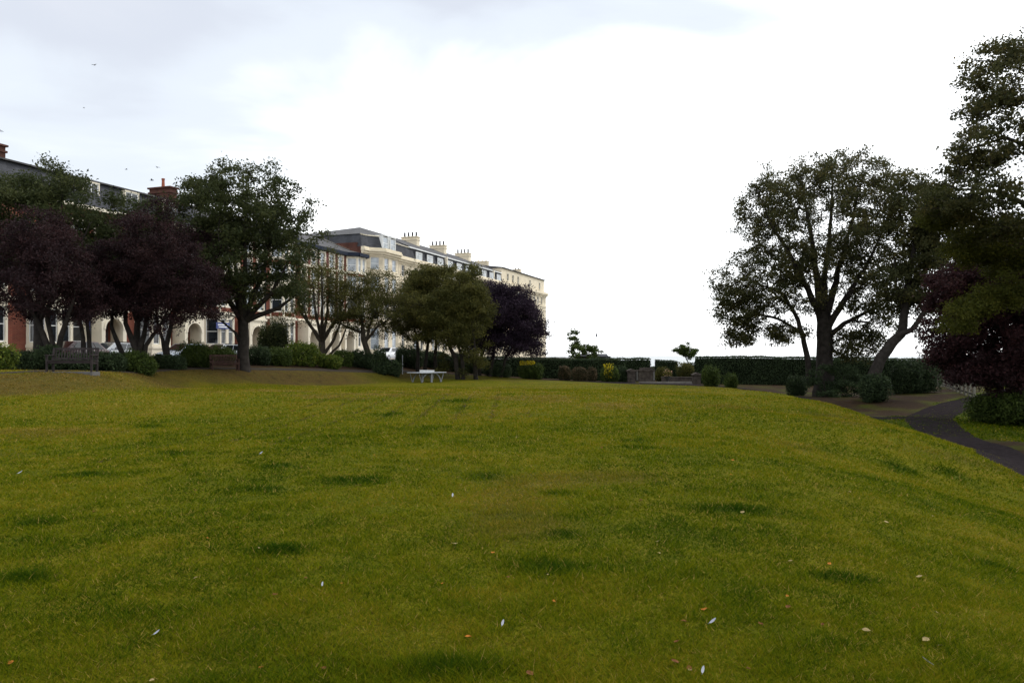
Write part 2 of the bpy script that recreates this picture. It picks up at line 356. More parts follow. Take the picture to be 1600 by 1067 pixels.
strip('bank_path', [G(-60,27.5),G(60,29.8),G(250,43.3),G(360,47.6),G(450,53.3),G(560,58.2),G(640,66.5)], [.5,.6,.8,.9,1.3,1.3,1.6], plain('bare_earth_path',(.035,.028,.021),1,.3,6,spec=.1), .03)
st = lambda s, t: tuple(P0+D*s+N*t)
strip('road', [st(-60,-8.5),st(0,-8.5),st(60,-8.5),st(135,-8.5)], 8.6, M['road'], .04, 2)
strip('pavement', [st(-60,-2.2),st(0,-2.2),st(60,-2.2),st(135,-2.2)], 3.6, M['paving'], .13, 2)
strip('garden_terrace', [G(1015,80),G(1050,78),G(1085,78)], 6, M['paving'], .06)

# ------------------------------------------------------------------ grass blades and tufts (uncountable)
def grass():
    n = 800000
    Z = 3.2*(62/3.2)**(rng.random(n)**1.35)
    X = (rng.random(n)*2-1)*(Z*.72+1.2)
    lush_shade, dry, soil = masks(X, Z)
    keep = soil < .3
    X, Z, lush_shade, dry = X[keep], Z[keep], lush_shade[keep], dry[keep]; n = len(X)
    tuft = vnoise(X, Z, .22, 41); 
    hgt = (.018+.022*rng.random(n))*(1+1.1*lush_shade)*(.6+.8*tuft)*np.clip(Z/11, 1, 1.4)*(1-.5*sm(Z, 20, 60))
    wid = (.0022+.0016*rng.random(n))*np.clip(Z/4, 1, 8)
    a = rng.random(n)*2*np.pi; lean = hgt*(.4+1.4*rng.random(n)); la = rng.random(n)*2*np.pi
    g0 = H(X, Z)-.004
    v = np.empty((n, 3, 3))
    v[:, 0] = np.stack([X-np.cos(a)*wid, Z-np.sin(a)*wid, g0], -1)
    v[:, 1] = np.stack([X+np.cos(a)*wid, Z+np.sin(a)*wid, g0], -1)
    v[:, 2] = np.stack([X+np.cos(la)*lean, Z+np.sin(la)*lean, g0+hgt], -1)
    t = np.clip(.42+.34*(rng.random(n)-.5)*1.6 + .35*(vnoise(X, Z, 1.7, 42)-.5)+.3*(vnoise(X, Z, .3, 43)-.5)-.42*lush_shade+.3*dry+.20*sm(Z, 8, 30)-.06, 0, 1)
    straw = rng.random(n) < .03; t[straw] = .95
    n_dry = np.repeat(dry, 3)
    m = leafmat('grass_blade', [(0, (.020,.048,.002)), (.3, (.076,.106,.003)), (.55, (.148,.150,.004)), (.8, (.215,.160,.012)), (1, (.35,.25,.07))], .35, .9)
    nn = m.node_tree.nodes; ll = m.node_tree.links; at = nn.new('ShaderNodeAttribute'); at.attribute_name = 'dry'; mxx = nn.new('ShaderNodeMix'); mxx.data_type = 'RGBA'
    mr = nn.new('ShaderNodeMapRange'); mr.inputs[1].default_value = .3; mr.inputs[2].default_value = 1.1; ll.new(at.outputs['Fac'], mr.inputs[0]); ll.new(mr.outputs[0], mxx.inputs[0])
    rp = [q for q in nn if q.type == 'VALTORGB'][0]; ll.new(rp.outputs[0], mxx.inputs[6]); mxx.inputs[7].default_value = (.105, .056, .022, 1)
    for q in nn:
        if q.type == 'BSDF_PRINCIPLED': ll.new(mxx.outputs[2], q.inputs['Base Color'])
        if q.type == 'BSDF_TRANSLUCENT': ll.new(mxx.outputs[2], q.inputs[0])
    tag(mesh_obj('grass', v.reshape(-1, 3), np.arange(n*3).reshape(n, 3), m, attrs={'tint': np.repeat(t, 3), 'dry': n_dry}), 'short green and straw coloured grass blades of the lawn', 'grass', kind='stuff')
grass()

# ------------------------------------------------------------------ plants
def unit(v): return v/(np.linalg.norm(v, axis=-1, keepdims=True)+1e-9)
def leaves(cent, size, tint, flat=.35, aspect=.62):
    """leaf shaped folded quads at the given centres"""
    n = len(cent); nrm = unit(rng.normal(size=(n, 3))+np.array([0, 0, flat*2])); d = unit(np.cross(nrm, rng.normal(size=(n, 3)))); s = np.cross(nrm, d)
    L = (size*(.65+.7*rng.random(n)))[:, None]; w = L*aspect
    v = np.empty((n, 4, 3)); v[:, 0] = cent-d*L*.5; v[:, 1] = cent+s*w*.5+nrm*L*.10-d*L*.05; v[:, 2] = cent+d*L*.5-nrm*L*.08; v[:, 3] = cent-s*w*.5+nrm*L*.10-d*L*.05
    return v.reshape(-1, 3), np.arange(n*4).reshape(n, 4), np.repeat(np.clip(tint, 0, 1), 4)

def skeleton(stems, tips, tipr, upbias=.25):
    """stems: list of [(point, radius)...]; tips joined to the nearest part of what has grown so far"""
    P = []; par = []; rmin = []
    for st_ in stems:
        prev = -1
        pts = [np.array(p, float) for p, r in st_]; rs = [r for p, r in st_]
        for i in range(len(pts)-1):
            L = np.linalg.norm(pts[i+1]-pts[i]); k = max(1, int(L/.5))
            for j in range(0 if i == 0 else 1, k+1):
                f = j/k
                # hang on the nearest existing point where a stem starts on another stem
                if prev == -1 and len(P):
                    dd = np.linalg.norm(np.array(P)-pts[0], axis=1); q = int(dd.argmin())
                    if dd[q] < .6: prev = q
                P.append(pts[i]*(1-f)+pts[i+1]*f+(rng.normal(size=3)*.03 if 0 < f < 1 else 0)); par.append(prev); rmin.append(rs[i]*(1-f)+rs[i+1]*f); prev = len(P)-1
    P = [np.asarray(p) for p in P]
    arr = np.zeros((len(P)+len(tips)*12+10, 3)); arr[:len(P)] = P; n = len(P); par = list(par)
    blocked = np.zeros(len(arr)); 
    base_z = min(p[2] for p in P); low = base_z+.28*(max(p[2] for p in P)-base_z)
    d0 = np.array([np.linalg.norm(arr[:n]-t, axis=1).min() for t in tips])
    for ti in np.argsort(d0):
        t = tips[ti]; dv = t-arr[:n]; d = np.linalg.norm(dv, axis=1)
        cost = d+np.where(dv[:, 2] < 0, -dv[:, 2]*.9, 0)-dv[:, 2].clip(0, 3)*upbias+(arr[:n, 2] < low)*3
        q = int(cost.argmin()); a = arr[q].copy(); L = d[q]
        if L < .15: continue
        k = int(np.clip(L/.55, 1, 11)); 
        pd = unit(a-arr[par[q]]) if par[q] >= 0 else np.array([0, 0, 1.])
        mid = a+(t-a)*.45+pd*L*.16+np.array([0, 0, L*.07])+rng.normal(size=3)*L*.05
        prev = q
        for j in range(1, k+1):
            f = j/k; arr[n] = a*(1-f)**2+2*mid*f*(1-f)+t*f*f; par.append(prev); rmin.append(0); prev = n; n += 1
    arr = arr[:n]; par = np.array(par); r = np.zeros(n); ex = 2.35; acc = np.zeros(n); kids = np.zeros(n, int)
    for i in range(n-1, -1, -1):
        if kids[i] == 0: acc[i] = tipr**ex
        r[i] = acc[i]**(1/ex)
        if par[i] >= 0: acc[par[i]] += acc[i]; kids[par[i]] += 1
    r = np.maximum(r, np.array(rmin))
    return arr, par, r, kids
def tubes(P, par, r, seg=6):
    ii = np.where(par >= 0)[0]; a = P[par[ii]]; b = P[ii]; d = unit(b-a); b = b+d*r[ii][:, None]*.25
    up = np.where(np.abs(d[:, 2:3]) < .9, np.array([[0, 0, 1.]]), np.array([[1., 0, 0]])); u = unit(np.cross(d, up)); w = np.cross(d, u)
    ra = np.minimum(r[par[ii]], r[ii]*1.25); rb = r[ii]; th = np.arange(seg)*2*np.pi/seg
    ring = np.cos(th)[None, :, None]*u[:, None]+np.sin(th)[None, :, None]*w[:, None]
    v = np.concatenate([a[:, None]+ring*ra[:, None, None], b[:, None]+ring*rb[:, None, None]], 1)
    n = len(ii); base = (np.arange(n)*2*seg)[:, None]; k = np.arange(seg); k2 = (k+1) % seg
    f = np.stack([base+k, base+k2, base+seg+k2, base+seg+k], -1).reshape(-1, 4)
    return v.reshape(-1, 3), f

def lobes(n, ell, shell=.45, seed=1, rag=.22):
    """n points spread through ellipsoids [(x,y,z,rx,ry,rz,weight)] with a lumpy outline"""
    rg = np.random.default_rng(seed); ell = [e if len(e) == 7 else (*e, e[3]*e[4]*e[5]) for e in ell]
    w = np.array([e[6] for e in ell], float); ch = rg.choice(len(ell), n, p=w/w.sum()); E = np.array([e[:6] for e in ell])[ch]
    d = unit(rg.normal(size=(n, 3))); rr = (shell**3+(1-shell**3)*rg.random(n))**(1/3)
    bumps = unit(rg.normal(size=(26, 3))); bw = rg.random(26)
    lump = 1+rag*(((d@bumps.T) > .82)*bw).sum(1)-rag*.8+rg.normal(size=n)*.04
    return E[:, :3]+d*E[:, 3:6]*(rr*lump)[:, None]

def tree(name, label, base, stems, ell, mat, bark='bark', tips=260, per=110, leaf=.13, spread=.55, dense=1.7, tipr=.012, shell=.4, seed=1, cat='tree', group=None, lowcut=None, extra=None, flat=.35, rag=.22, twigs=True):
    global rng
    rng = np.random.default_rng(seed*101+5)
    base = np.array(base, float)
    root = empty(name, base, label, cat, group)
    T = lobes(tips, ell, shell, seed, rag)
    P, par, r, kids = skeleton(stems, T, tipr)
    v, f = tubes(P-base, par, r); mesh_obj('trunk', v, f, M[bark], root, smooth=True)
    outer = np.where((kids == 0) | ((r < tipr*1.7) & (kids == 1)))[0]
    src = np.concatenate([T, P[outer]])
    ct = np.repeat(rng.random(len(src)), 1)
    n = int(tips*per*dense); pick = rng.integers(0, len(src), n)
    # sprays: every tip carries a few flattened sub clumps, so gaps stay open between them
    sub = unit(rng.normal(size=(len(src), 5, 3)))*spread*np.array([1, 1, .55]); q = rng.integers(0, 5, n)
    cent = src[pick]+sub[pick, q]*rng.random(n)[:, None]**.5+rng.normal(size=(n, 3))*spread*.38*np.array([1, 1, .75])
    if lowcut is not None: cent = cent[(cent[:, 2] > lowcut)]; pick = pick[:len(cent)]
    tint = .62*ct[pick][:len(cent)]+.38*rng.random(len(cent))
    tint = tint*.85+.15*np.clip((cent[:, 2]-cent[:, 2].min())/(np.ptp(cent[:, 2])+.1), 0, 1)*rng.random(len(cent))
    v, f, t = leaves(cent-base, leaf, tint, flat)
    mesh_obj('crown', v, f, M[mat], root, attrs={'tint': t})
    return root

def stemset(base, fork_z, tops, r0, lean=(0, 0)):
    """a trunk from base to a fork, then limbs to each top (x,y,z)"""
    b = np.array(base, float); fk = b+np.array([lean[0], lean[1], fork_z])
    out = [[(b-[0, 0, .25], r0*1.45), (b+[lean[0]*.05, 0, .25], r0*1.12), (b*.5+fk*.5+[0, 0, 0], r0), (fk, r0*.9)]]
    for k, t in enumerate(tops):
        t = np.array(t, float); m = fk*.5+t*.5+np.array([(t[0]-fk[0])*.12, (t[1]-fk[1])*.12, -.05*(t[2]-fk[2])])
        out.append([(fk, r0*.62), (fk*.6+m*.4+[0,0,.05], r0*.5), (m, r0*.36), (t, r0*.10)])
    return out
def E(px, py, Z, rx, ry, rd=None, dz=0):           # crown ellipsoid from picture extents at a real distance
    c = W(px, py, Z+dz); s = (Z+dz)/F
    return (c[0], c[1], c[2], rx*s, (rd or rx)*s, ry*s)
def B(px, Z):
    x = (px-800)/F*Z; return np.array([x, Z, h1(x, Z)])

# --- left row of trees
gL = 'trees along the left edge of the lawn'
b = B(60, 44)
tree('green_tree', 'tall dark green tree at the far left rising behind the purple plum', b, stemset(b, 2.6, [W(-20,340,43),W(60,330,45),W(140,350,43),W(100,290,44),W(10,310,45)], .26),
     [E(20,345,44,72,82),E(85,345,44,62,84),E(145,395,45,48,72),E(10,390,44,60,60)], 'leaf_oak', 'barkdark', 330, 110, .15, .62, seed=1, group=gL)
b = B(215, 47)
tree('green_tree', 'dark green tree between the two purple plums at the left', b, stemset(b, 2.6, [W(180,370,46),W(240,365,47),W(215,340,48)], .2),
     [E(215,385,47,66,70),E(240,368,47,42,32),E(180,440,47,40,50)], 'leaf_oak', 'barkdark', 190, 120, .15, .6, seed=2, group=gL)
b = B(80, 37)
tree('purple_plum_tree', 'purple leaved plum tree behind the left wooden bench with three leaning stems', b,
     [[(b+[-.1,0,-.2],.17),(W(74,540,37),.14),(W(60,505,37),.11),(W(30,450,37),.05)],
      [(b+[.1,.3,-.2],.15),(W(83,540,37),.12),(W(74,500,37.2),.10),(W(80,430,37),.05)],
      [(b+[.5,0,-.2],.16),(W(92,545,37),.14),(W(103,505,36.8),.11),(W(120,440,37),.05)]],
     [E(25,425,37,62,72),E(85,430,36.5,55,66),E(128,455,37,30,42),E(60,380,37,50,45)], 'leaf_purple', 'barkdark', 260, 110, .10, .45, seed=3, group=gL, flat=.2)
b = B(138, 39)
tree('purple_plum_tree', 'slim purple plum tree standing left of the arched brick porch', b,
     [[(b+[-.2,0,-.2],.13),(W(130,545,39),.11),(W(127,510,39),.09),(W(120,470,39),.04)],[(b+[.1,.1,-.2],.13),(W(140,545,39),.11),(W(136,505,39),.08),(W(150,460,39),.04)]],
     [E(138,465,39,38,38),E(150,420,40,32,35)], 'leaf_purple', 'barkdark', 90, 110, .10, .42, seed=4, group=gL, flat=.2)
b = B(215, 41)
tree('purple_plum_tree', 'broad purple plum tree with fanned stems between the two benches', b,
     [[(b+[-.3,0,-.2],.16),(W(188,545,41),.13),(W(174,510,41),.09),(W(178,460,41),.04)],
      [(b+[0,.1,-.2],.20),(W(212,545,41),.17),(W(196,505,41),.11),(W(200,440,41),.05)],
      [(b+[.15,0,-.2],.18),(W(220,540,41),.15),(W(228,505,41),.10),(W(240,430,41),.05)],
      [(b+[.3,0,-.2],.14),(W(228,540,41),.11),(W(246,515,41),.08),(W(270,470,41),.04)]],
     [E(195,430,41,45,68),E(245,410,41,62,82),E(300,450,41,45,48),E(240,480,41,60,28)], 'leaf_purple', 'barkdark', 300, 110, .10, .45, seed=5, group=gL, flat=.2)
b = B(262, 46)
tree('purple_plum_tree', 'dark purple plum tree behind the clipped bright green shrub', b,
     [[(b+[0,0,-.2],.17),(W(260,540,46),.15),(W(268,505,46),.11),(W(290,440,46),.05)],[(b+[-.1,0,.6],.13),(W(254,530,46),.1),(W(245,500,46),.07),(W(240,450,46),.04)]],
     [E(300,415,46,48,62),E(330,465,46,30,38),E(268,440,46,40,50)], 'leaf_purple', 'barkdark', 170, 110, .11, .5, seed=6, group=gL, flat=.2)
b = B(381, 48)
tree('green_tree', 'tallest dark green tree on the left with a straight trunk beside the small bench', b,
     stemset(b, 3.0, [W(300,340,48),W(340,300,49),W(385,290,47),W(430,330,49),W(455,400,47),W(365,380,46),W(470,455,48)], .34, (-.05, 0))
     +[[(W(381,545,48),.12),(W(368,520,48),.10),(W(350,505,48),.06),(W(330,490,48),.03)]],
     [E(372,318,48,82,58),E(330,335,48,68,55),E(430,350,48,52,62),E(380,400,48,88,66),E(452,440,48,36,45),E(300,300,48,30,32),E(350,455,48,60,28),E(330,270,48,12,14),E(478,365,48,14,12)], 'leaf_oak', 'barkdark', 430, 105, .16, .52, dense=1.25, seed=7, group=gL, shell=.5, rag=.28)
b = B(503, 63)
tree('olive_green_tree', 'forked olive green tree with upright bare stems in front of the arched porches', b,
     stemset(b, 1.7, [W(470,470,63),W(487,430,61),W(503,420,59),W(517,425,63),W(545,440,63),W(455,440,63)], .30, (0, 0))+[[(W(505,555,63),.16),(W(522,530,63),.12),(W(532,505,63),.07),(W(545,470,63),.04)],[(W(510,560,63),.12),(W(530,540,63),.09),(W(540,515,63),.06),(W(548,490,63),.03)]],
     [E(500,440,63,45,32),E(470,470,63,32,40),E(535,470,63,28,38),E(505,410,63,26,20)], 'leaf_olive', 'bark', 200, 80, .12, .5, dense=.95, seed=8, group=gL, shell=.35, rag=.35)
b = B(583, 63)
tree('olive_green_tree', 'small olive green tree with a stout trunk leaning left of the silver car', b,
     [[(b+[0,0,-.2],.30),(W(576,555,63),.26),(W(568,530,63),.24),(W(566,505,63),.15),(W(560,450,63),.06)],
      [(W(573,532,63),.14),(W(577,510,63),.11),(W(590,480,63),.06),(W(600,450,63),.04)],
      [(W(570,535,63),.13),(W(588,512,63),.1),(W(605,500,63),.06),(W(625,480,63),.03)],[(W(566,520,63),.13),(W(545,512,63),.09),(W(525,505,63),.05)]],
     [E(575,476,63,54,40),E(540,480,63,40,38),E(618,482,63,40,36),E(585,450,63,36,22)], 'leaf_olive', 'bark', 320, 90, .12, .5, dense=1.05, seed=9, group=gL, shell=.35, rag=.3)
b = B(653, 66)
tree('olive_green_tree', 'rounded olive green tree behind the left end of the table tennis table', b,
     [[(b+[0,0,-.2],.2),(W(653,560,66),.17),(W(652,530,66),.12),(W(640,480,66),.05)],[(b+[.6,0,-.2],.2),(W(666,560,66),.16),(W(670,525,66),.12),(W(668,460,66),.05)],[(b+[1.5,.4,-.2],.2),(W(680,560,66),.17),(W(682,530,66),.12),(W(700,480,66),.05)]],
     [E(655,470,66,44,50),E(690,470,66,40,52),E(665,440,66,34,26),E(640,510,66,30,25)], 'leaf_olive', 'barkdark', 370, 115, .14, .5, seed=10, group=gL, shell=.45, rag=.42)
b = B(716, 62)
tree('olive_green_tree', 'olive green tree with curved leaning trunks right of the table tennis table', b,
     [[(b+[0,0,-.2],.24),(W(712,560,62),.2),(W(704,545,62),.17),(W(698,525,62),.13),(W(700,480,62),.05)],[(b+[.4,0,-.2],.2),(W(722,560,62),.16),(W(716,540,62),.12),(W(725,500,62),.05)],[(b+[1.4,.5,-.2],.22),(W(742,560,62),.18),(W(740,530,62),.13),(W(735,490,62),.05)]],
     [E(718,478,62,40,48),E(735,465,62,28,36),E(700,500,62,40,34),E(712,445,62,24,20)], 'leaf_olive', 'barkdark', 360, 120, .14, .5, seed=11, group=gL, shell=.45, rag=.42)
b = B(765, 68)
tree('dark_plum_tree', 'dense blackish plum tree at the right end of the row before the cream corner', b,
     [[(b+[0,0,-.2],.22),(W(770,560,68),.18),(W(775,530,68),.12),(W(775,480,68),.05)],[(b+[-.9,.3,-.2],.2),(W(752,560,68),.16),(W(758,530,68),.12),(W(762,480,68),.05)],[(b+[.9,.3,-.2],.16),(W(792,555,68),.12),(W(805,535,68),.08),(W(820,500,68),.04)]],
     [E(770,497,68,42,56),E(806,505,68,40,50),E(788,478,68,40,38),E(826,524,68,25,34),E(758,460,68,20,26),E(745,520,67,26,38)], 'leaf_plum', 'barkdark', 420, 150, .14, .62, seed=12, group=gL, shell=.45, rag=.2, flat=.2)

# --- trees beyond the hedges
b = B(908, 92)
tree('ragged_tree', 'small ragged tree rising above the middle hedge with a bare leader', b, stemset(b, 2, [W(900,535,92),W(901,518,92),W(925,545,92)], .12),
     [E(905,548,92,16,13),E(925,552,92,10,10),E(900,528,92,6,9),E(900,519,92,5,4)], 'leaf_mid', 'barkdark', 60, 40, .2, .35, seed=13, rag=.5)
b = B(1070, 88)
tree('windswept_tree', 'little windswept tree on its own above the gap in the hedge', b, [[(b-[0,0,.2],.09),(W(1078,572,88),.08),(W(1072,560,88),.06),(W(1066,545,88),.03)],[(W(1074,562,88),.05),(W(1084,553,88),.03)]],
     [E(1068,545,88,11,8),E(1078,552,88,12,7),E(1062,549,88,9,5)], 'leaf_mid', 'barkdark', 50, 45, .17, .3, seed=14, rag=.3)

# --- the big sycamore and the trees at the right
b = B(1290, 55)
Zs = 55
st_s = [[(b-[0,0,.3],.95),(W(1288,600,Zs),.66),(W(1288,560,Zs),.56),(W(1288,520,Zs),.54),(W(1285,490,Zs),.44)],
 [(W(1285,505,Zs),.30),(W(1278,450,Zs),.24),(W(1272,400,Zs),.18),(W(1262,340,Zs),.11),(W(1250,270,Zs),.04)],
 [(W(1283,500,Zs),.28),(W(1262,450,Zs-.5),.2),(W(1235,400,Zs-1),.15),(W(1205,350,Zs-1),.09),(W(1180,290,Zs-1),.03)],
 [(W(1290,500,Zs),.30),(W(1303,450,Zs+.5),.22),(W(1318,395,Zs+.6),.16),(W(1335,330,Zs+1),.1),(W(1350,270,Zs),.03)],
 [(W(1287,490,Zs),.26),(W(1288,430,Zs+1),.2),(W(1297,370,Zs+1),.14),(W(1300,300,Zs+2),.08),(W(1300,245,Zs+2),.03)],
 [(W(1292,515,Zs),.26),(W(1322,465,Zs-1),.18),(W(1352,420,Zs-1),.12),(W(1380,360,Zs-1),.06)],
 [(W(1293,525,Zs),.22),(W(1330,500,Zs),.15),(W(1370,480,Zs),.09),(W(1405,460,Zs),.04)],
 [(W(1263,598,Zs),.22),(W(1262,560,Zs),.2),(W(1256,535,Zs),.18),(W(1247,500,Zs),.15),(W(1225,460,Zs),.10),(W(1180,440,Zs),.05)],
 [(W(1252,520,Zs),.13),(W(1220,500,Zs),.09),(W(1180,490,Zs),.06),(W(1140,500,Zs),.03)],
 [(W(1240,485,Zs),.1),(W(1200,450,Zs+1),.07),(W(1155,425,Zs+1),.04)]]
tree('sycamore_tree', 'great round headed sycamore with an open crown standing alone against the sky', b, st_s,
     [(*E(1284,342,Zs,124,92),5.6),(*E(1208,318,Zs,54,52),1),(*E(1362,325,Zs,46,55),1),(*E(1192,440,Zs,72,62),2.2),(*E(1158,478,Zs,38,46),1),(*E(1370,450,Zs,46,85),1.8),(*E(1270,440,Zs,90,60),1.4),(*E(1158,522,Zs,26,20),.3),(*E(1225,522,Zs,40,18),.4),(*E(1335,540,Zs,42,25),.45),(*E(1296,280,Zs,50,28),.7)],
     'leaf_syc', 'barkdark', 1400, 58, .155, .48, dense=1.25, tipr=.014, seed=15, shell=.5, rag=.12)
b = B(1290, 54)
tree('basal_shrub', 'dark leafy sucker growth round the foot of the great sycamore', b+np.array([0,-1.2,0]), [[(b+[-.5,-1.2,-.1],.05),(b+[-.6,-1.2,1.5],.02)],[(b+[.5,-1.2,-.1],.05),(b+[.8,-1.2,1.4],.02)]],
     [(b[0]-.2,b[1]-1.1,b[2]+1.2,1.3,.7,1.2),(b[0]+1.4,b[1]-.8,b[2]+.9,1.1,.8,.9)], 'leaf_dark', 'barkdark', 60, 90, .12, .3, tipr=.008, seed=16, cat='shrub')
b = B(1362, 49)
Zt = 49
st_t = [[(b-[0,0,.3],.5),(W(1364,590,Zt),.38),(W(1376,560,Zt),.34),(W(1394,535,Zt),.32),(W(1408,522,Zt),.28),(W(1415,480,Zt),.24),(W(1420,430,Zt),.19),(W(1432,370,Zt),.12),(W(1440,310,Zt),.05)],
 [(W(1400,528,Zt),.24),(W(1425,515,Zt-.5),.18),(W(1450,480,Zt-1),.12),(W(1470,430,Zt-1),.06)],
 [(W(1416,470,Zt),.16),(W(1440,430,Zt),.12),(W(1465,380,Zt),.08),(W(1480,320,Zt),.04)],
 [(W(1413,490,Zt),.12),(W(1400,450,Zt),.09),(W(1398,400,Zt),.05)]]
tree('leaning_tree', 'tall tree on a sharply bent dark trunk right of the great sycamore', b, st_t,
     [E(1440,330,Zt,40,58),E(1435,400,Zt,42,55),E(1470,360,Zt,42,60),E(1410,450,Zt,40,42),E(1465,470,Zt,42,36)],
     'leaf_syc', 'barkdark', 440, 95, .16, .5, dense=1.0, tipr=.013, seed=17, shell=.45, rag=.25)
# near lime tree whose trunk stands outside the frame
b = B(1730, 30); Zn = 30
st_n = [[(b-[0,0,.3],.6),(W(1725,540,Zn),.42),(W(1715,400,Zn),.34),(W(1700,250,Zn),.22),(W(1690,120,Zn),.1),(W(1680,20,Zn),.04)],
 [(W(1715,400,Zn),.2),(W(1640,340,Zn),.13),(W(1560,300,Zn),.07),(W(1480,290,Zn),.03)],[(W(1705,300,Zn),.18),(W(1640,240,Zn),.11),(W(1570,215,Zn),.06),(W(1500,240,Zn),.03)],
 [(W(1695,180,Zn),.12),(W(1640,130,Zn),.08),(W(1570,100,Zn),.04),(W(1525,95,Zn),.02)]]
tree('lime_tree', 'tall near tree overhanging the right edge of the lawn with ragged dark sprays', b, st_n,
     [E(1565,145,Zn,54,32,90),E(1548,100,Zn,34,20,60),E(1592,78,Zn,34,16,60),E(1560,190,Zn,38,22,70),E(1550,240,Zn,60,28,90),E(1520,255,Zn,34,16,60),E(1500,310,Zn,62,30,90),E(1570,345,Zn,60,30,90),(*E(1735,220,Zn,95,150,150),6),(*E(1720,380,Zn,90,90,120),4)],
     'leaf_syc', 'barkdark', 700, 100, .125, .36, dense=.78, tipr=.009, seed=18, shell=.3, rag=.4)
b = B(1720, 33)
tree('lime_tree', 'yellow green lime branches hanging low in front of the purple beech at the right', b, [[(b-[0,0,.3],.4),(W(1710,450,33),.28),(W(1690,330,33),.14),(W(1640,280,33),.05)],[(W(1700,400,33),.12),(W(1610,370,32.5),.08),(W(1530,365,32),.04)]],
     [E(1520,478,31.5,46,17,40),E(1500,505,31.5,24,16,30),E(1570,455,31.5,40,18,40),E(1530,385,32,52,26,60),E(1480,335,32,34,24,50),E(1585,400,32,34,30,60)], 'leaf_lime', 'barkdark', 230, 100, .10, .38, tipr=.004, seed=19, shell=.2, rag=.35)
b = B(1590, 37)
tree('purple_beech_tree', 'dark purple leaved tree drooping over the fence and path at the right edge', b, [[(b-[0,0,.3],.28),(W(1592,570,37),.22),(W(1590,500,37),.17),(W(1580,430,37),.08)],[(W(1592,550,37),.14),(W(1550,500,37),.09),(W(1500,480,37),.04)],[(W(1591,530,37),.13),(W(1630,470,37),.08),(W(1660,430,37),.04)]],
     [E(1565,450,37,72,75),E(1512,475,37,42,58),E(1515,550,37,56,44),E(1580,560,36,65,50),E(1640,480,37,50,110),E(1570,390,37,50,45),E(1486,450,38,28,38),E(1478,540,38,24,30),E(1458,512,39,20,24)], 'leaf_copper', 'barkdark', 700, 130, .13, .46, tipr=.010, seed=20, shell=.3, rag=.22, flat=.2)

# ------------------------------------------------------------------ shrubs and hedges
def shrub(name, label, px0, px1, ytop, Z, mat, n=None, leaf=.10, seed=1, group=None, flowers=None, dens=1.0, rag=.18, depth=None, ybase=None):
    global rng
    rng = np.random.default_rng(seed*17+3)
    cx = (px0+px1)/2; b = B(cx, Z); w = (px1-px0)/2/F*Z; top = EYE-(ytop-HY)/F*Z; hgt = max(top-b[2], .35); dp = depth or min(max(w*.8, .5), 1.6)
    root = empty(name, b, label, 'shrub', group)
    k = max(3, int(w/.55)); ell = []
    for i in range(k):
        x = b[0]-w*.72+(w*1.44)*(i+.5)/k if k > 1 else b[0]
        hh = hgt*(.86+.14*rng.random()); ell.append((x, b[1]+(rng.random()-.5)*dp*.4, h1(x, b[1])+hh*.46, max(w*.32, w*1.05/k), dp*.8, hh*.54, 1))
    ell.append((b[0], b[1], b[2]+hgt*.48, w*.85, dp*.85, hgt*.5, 1.2))
    area = 4*(w*hgt+w*dp); n = n or int(np.clip(area*dens*1.7/(leaf*leaf*.4), 700, 16000))
    c = lobes(n, ell, .78, seed, rag)
    gz = H(c[:, 0], c[:, 1]); c = c[c[:, 2] > gz+.02]
    cl = vnoise(c[:, 0]*1.0+50, c[:, 2]+c[:, 1]*.5+50, .28, seed)
    v, f, t = leaves(c-b, leaf, .5*cl+.5*rng.random(len(c)), .3); mesh_obj('foliage', v, f, M[mat], root, attrs={'tint': t})
    # woody inside: stems fanning from the ground
    stems = []
    for i in range(7):
        x = b[0]+(rng.random()-.5)*w*1.1; g0 = h1(x, b[1]); stems.append([((x, b[1], g0-.1), .03), ((x+(rng.random()-.5)*.3, b[1]+(rng.random()-.5)*.3, g0+hgt*.7), .012)])
    T = lobes(60, ell, .3, seed+5, .1); T = T[T[:, 2] > b[2]+.2]
    P, par, r, kids = skeleton(stems, T, .008); v, f = tubes(P-b, par, r, 4); mesh_obj('stems', v, f, M['barkdark'], root)
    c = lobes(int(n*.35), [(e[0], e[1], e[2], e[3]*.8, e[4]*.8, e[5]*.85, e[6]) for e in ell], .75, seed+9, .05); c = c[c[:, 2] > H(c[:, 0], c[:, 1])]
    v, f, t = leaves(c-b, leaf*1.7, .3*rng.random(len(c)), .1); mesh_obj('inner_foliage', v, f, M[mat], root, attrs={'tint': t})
    if flowers:
        fm, fpx0, fpx1, fy0, fy1, num, fs = flowers
        c = np.stack([((fpx0+(fpx1-fpx0)*rng.random(num))-800)/F*(Z-dp*.6), np.full(num, Z-dp*.75)+rng.normal(size=num)*.12, EYE-((fy0+(fy1-fy0)*rng.random(num))-HY)/F*(Z-dp*.6)], -1)
        v, f, t = leaves(c-b, fs, rng.random(num), .2, .9); mesh_obj('flowers', v, f, M[fm], root, attrs={'tint': t})
    return root
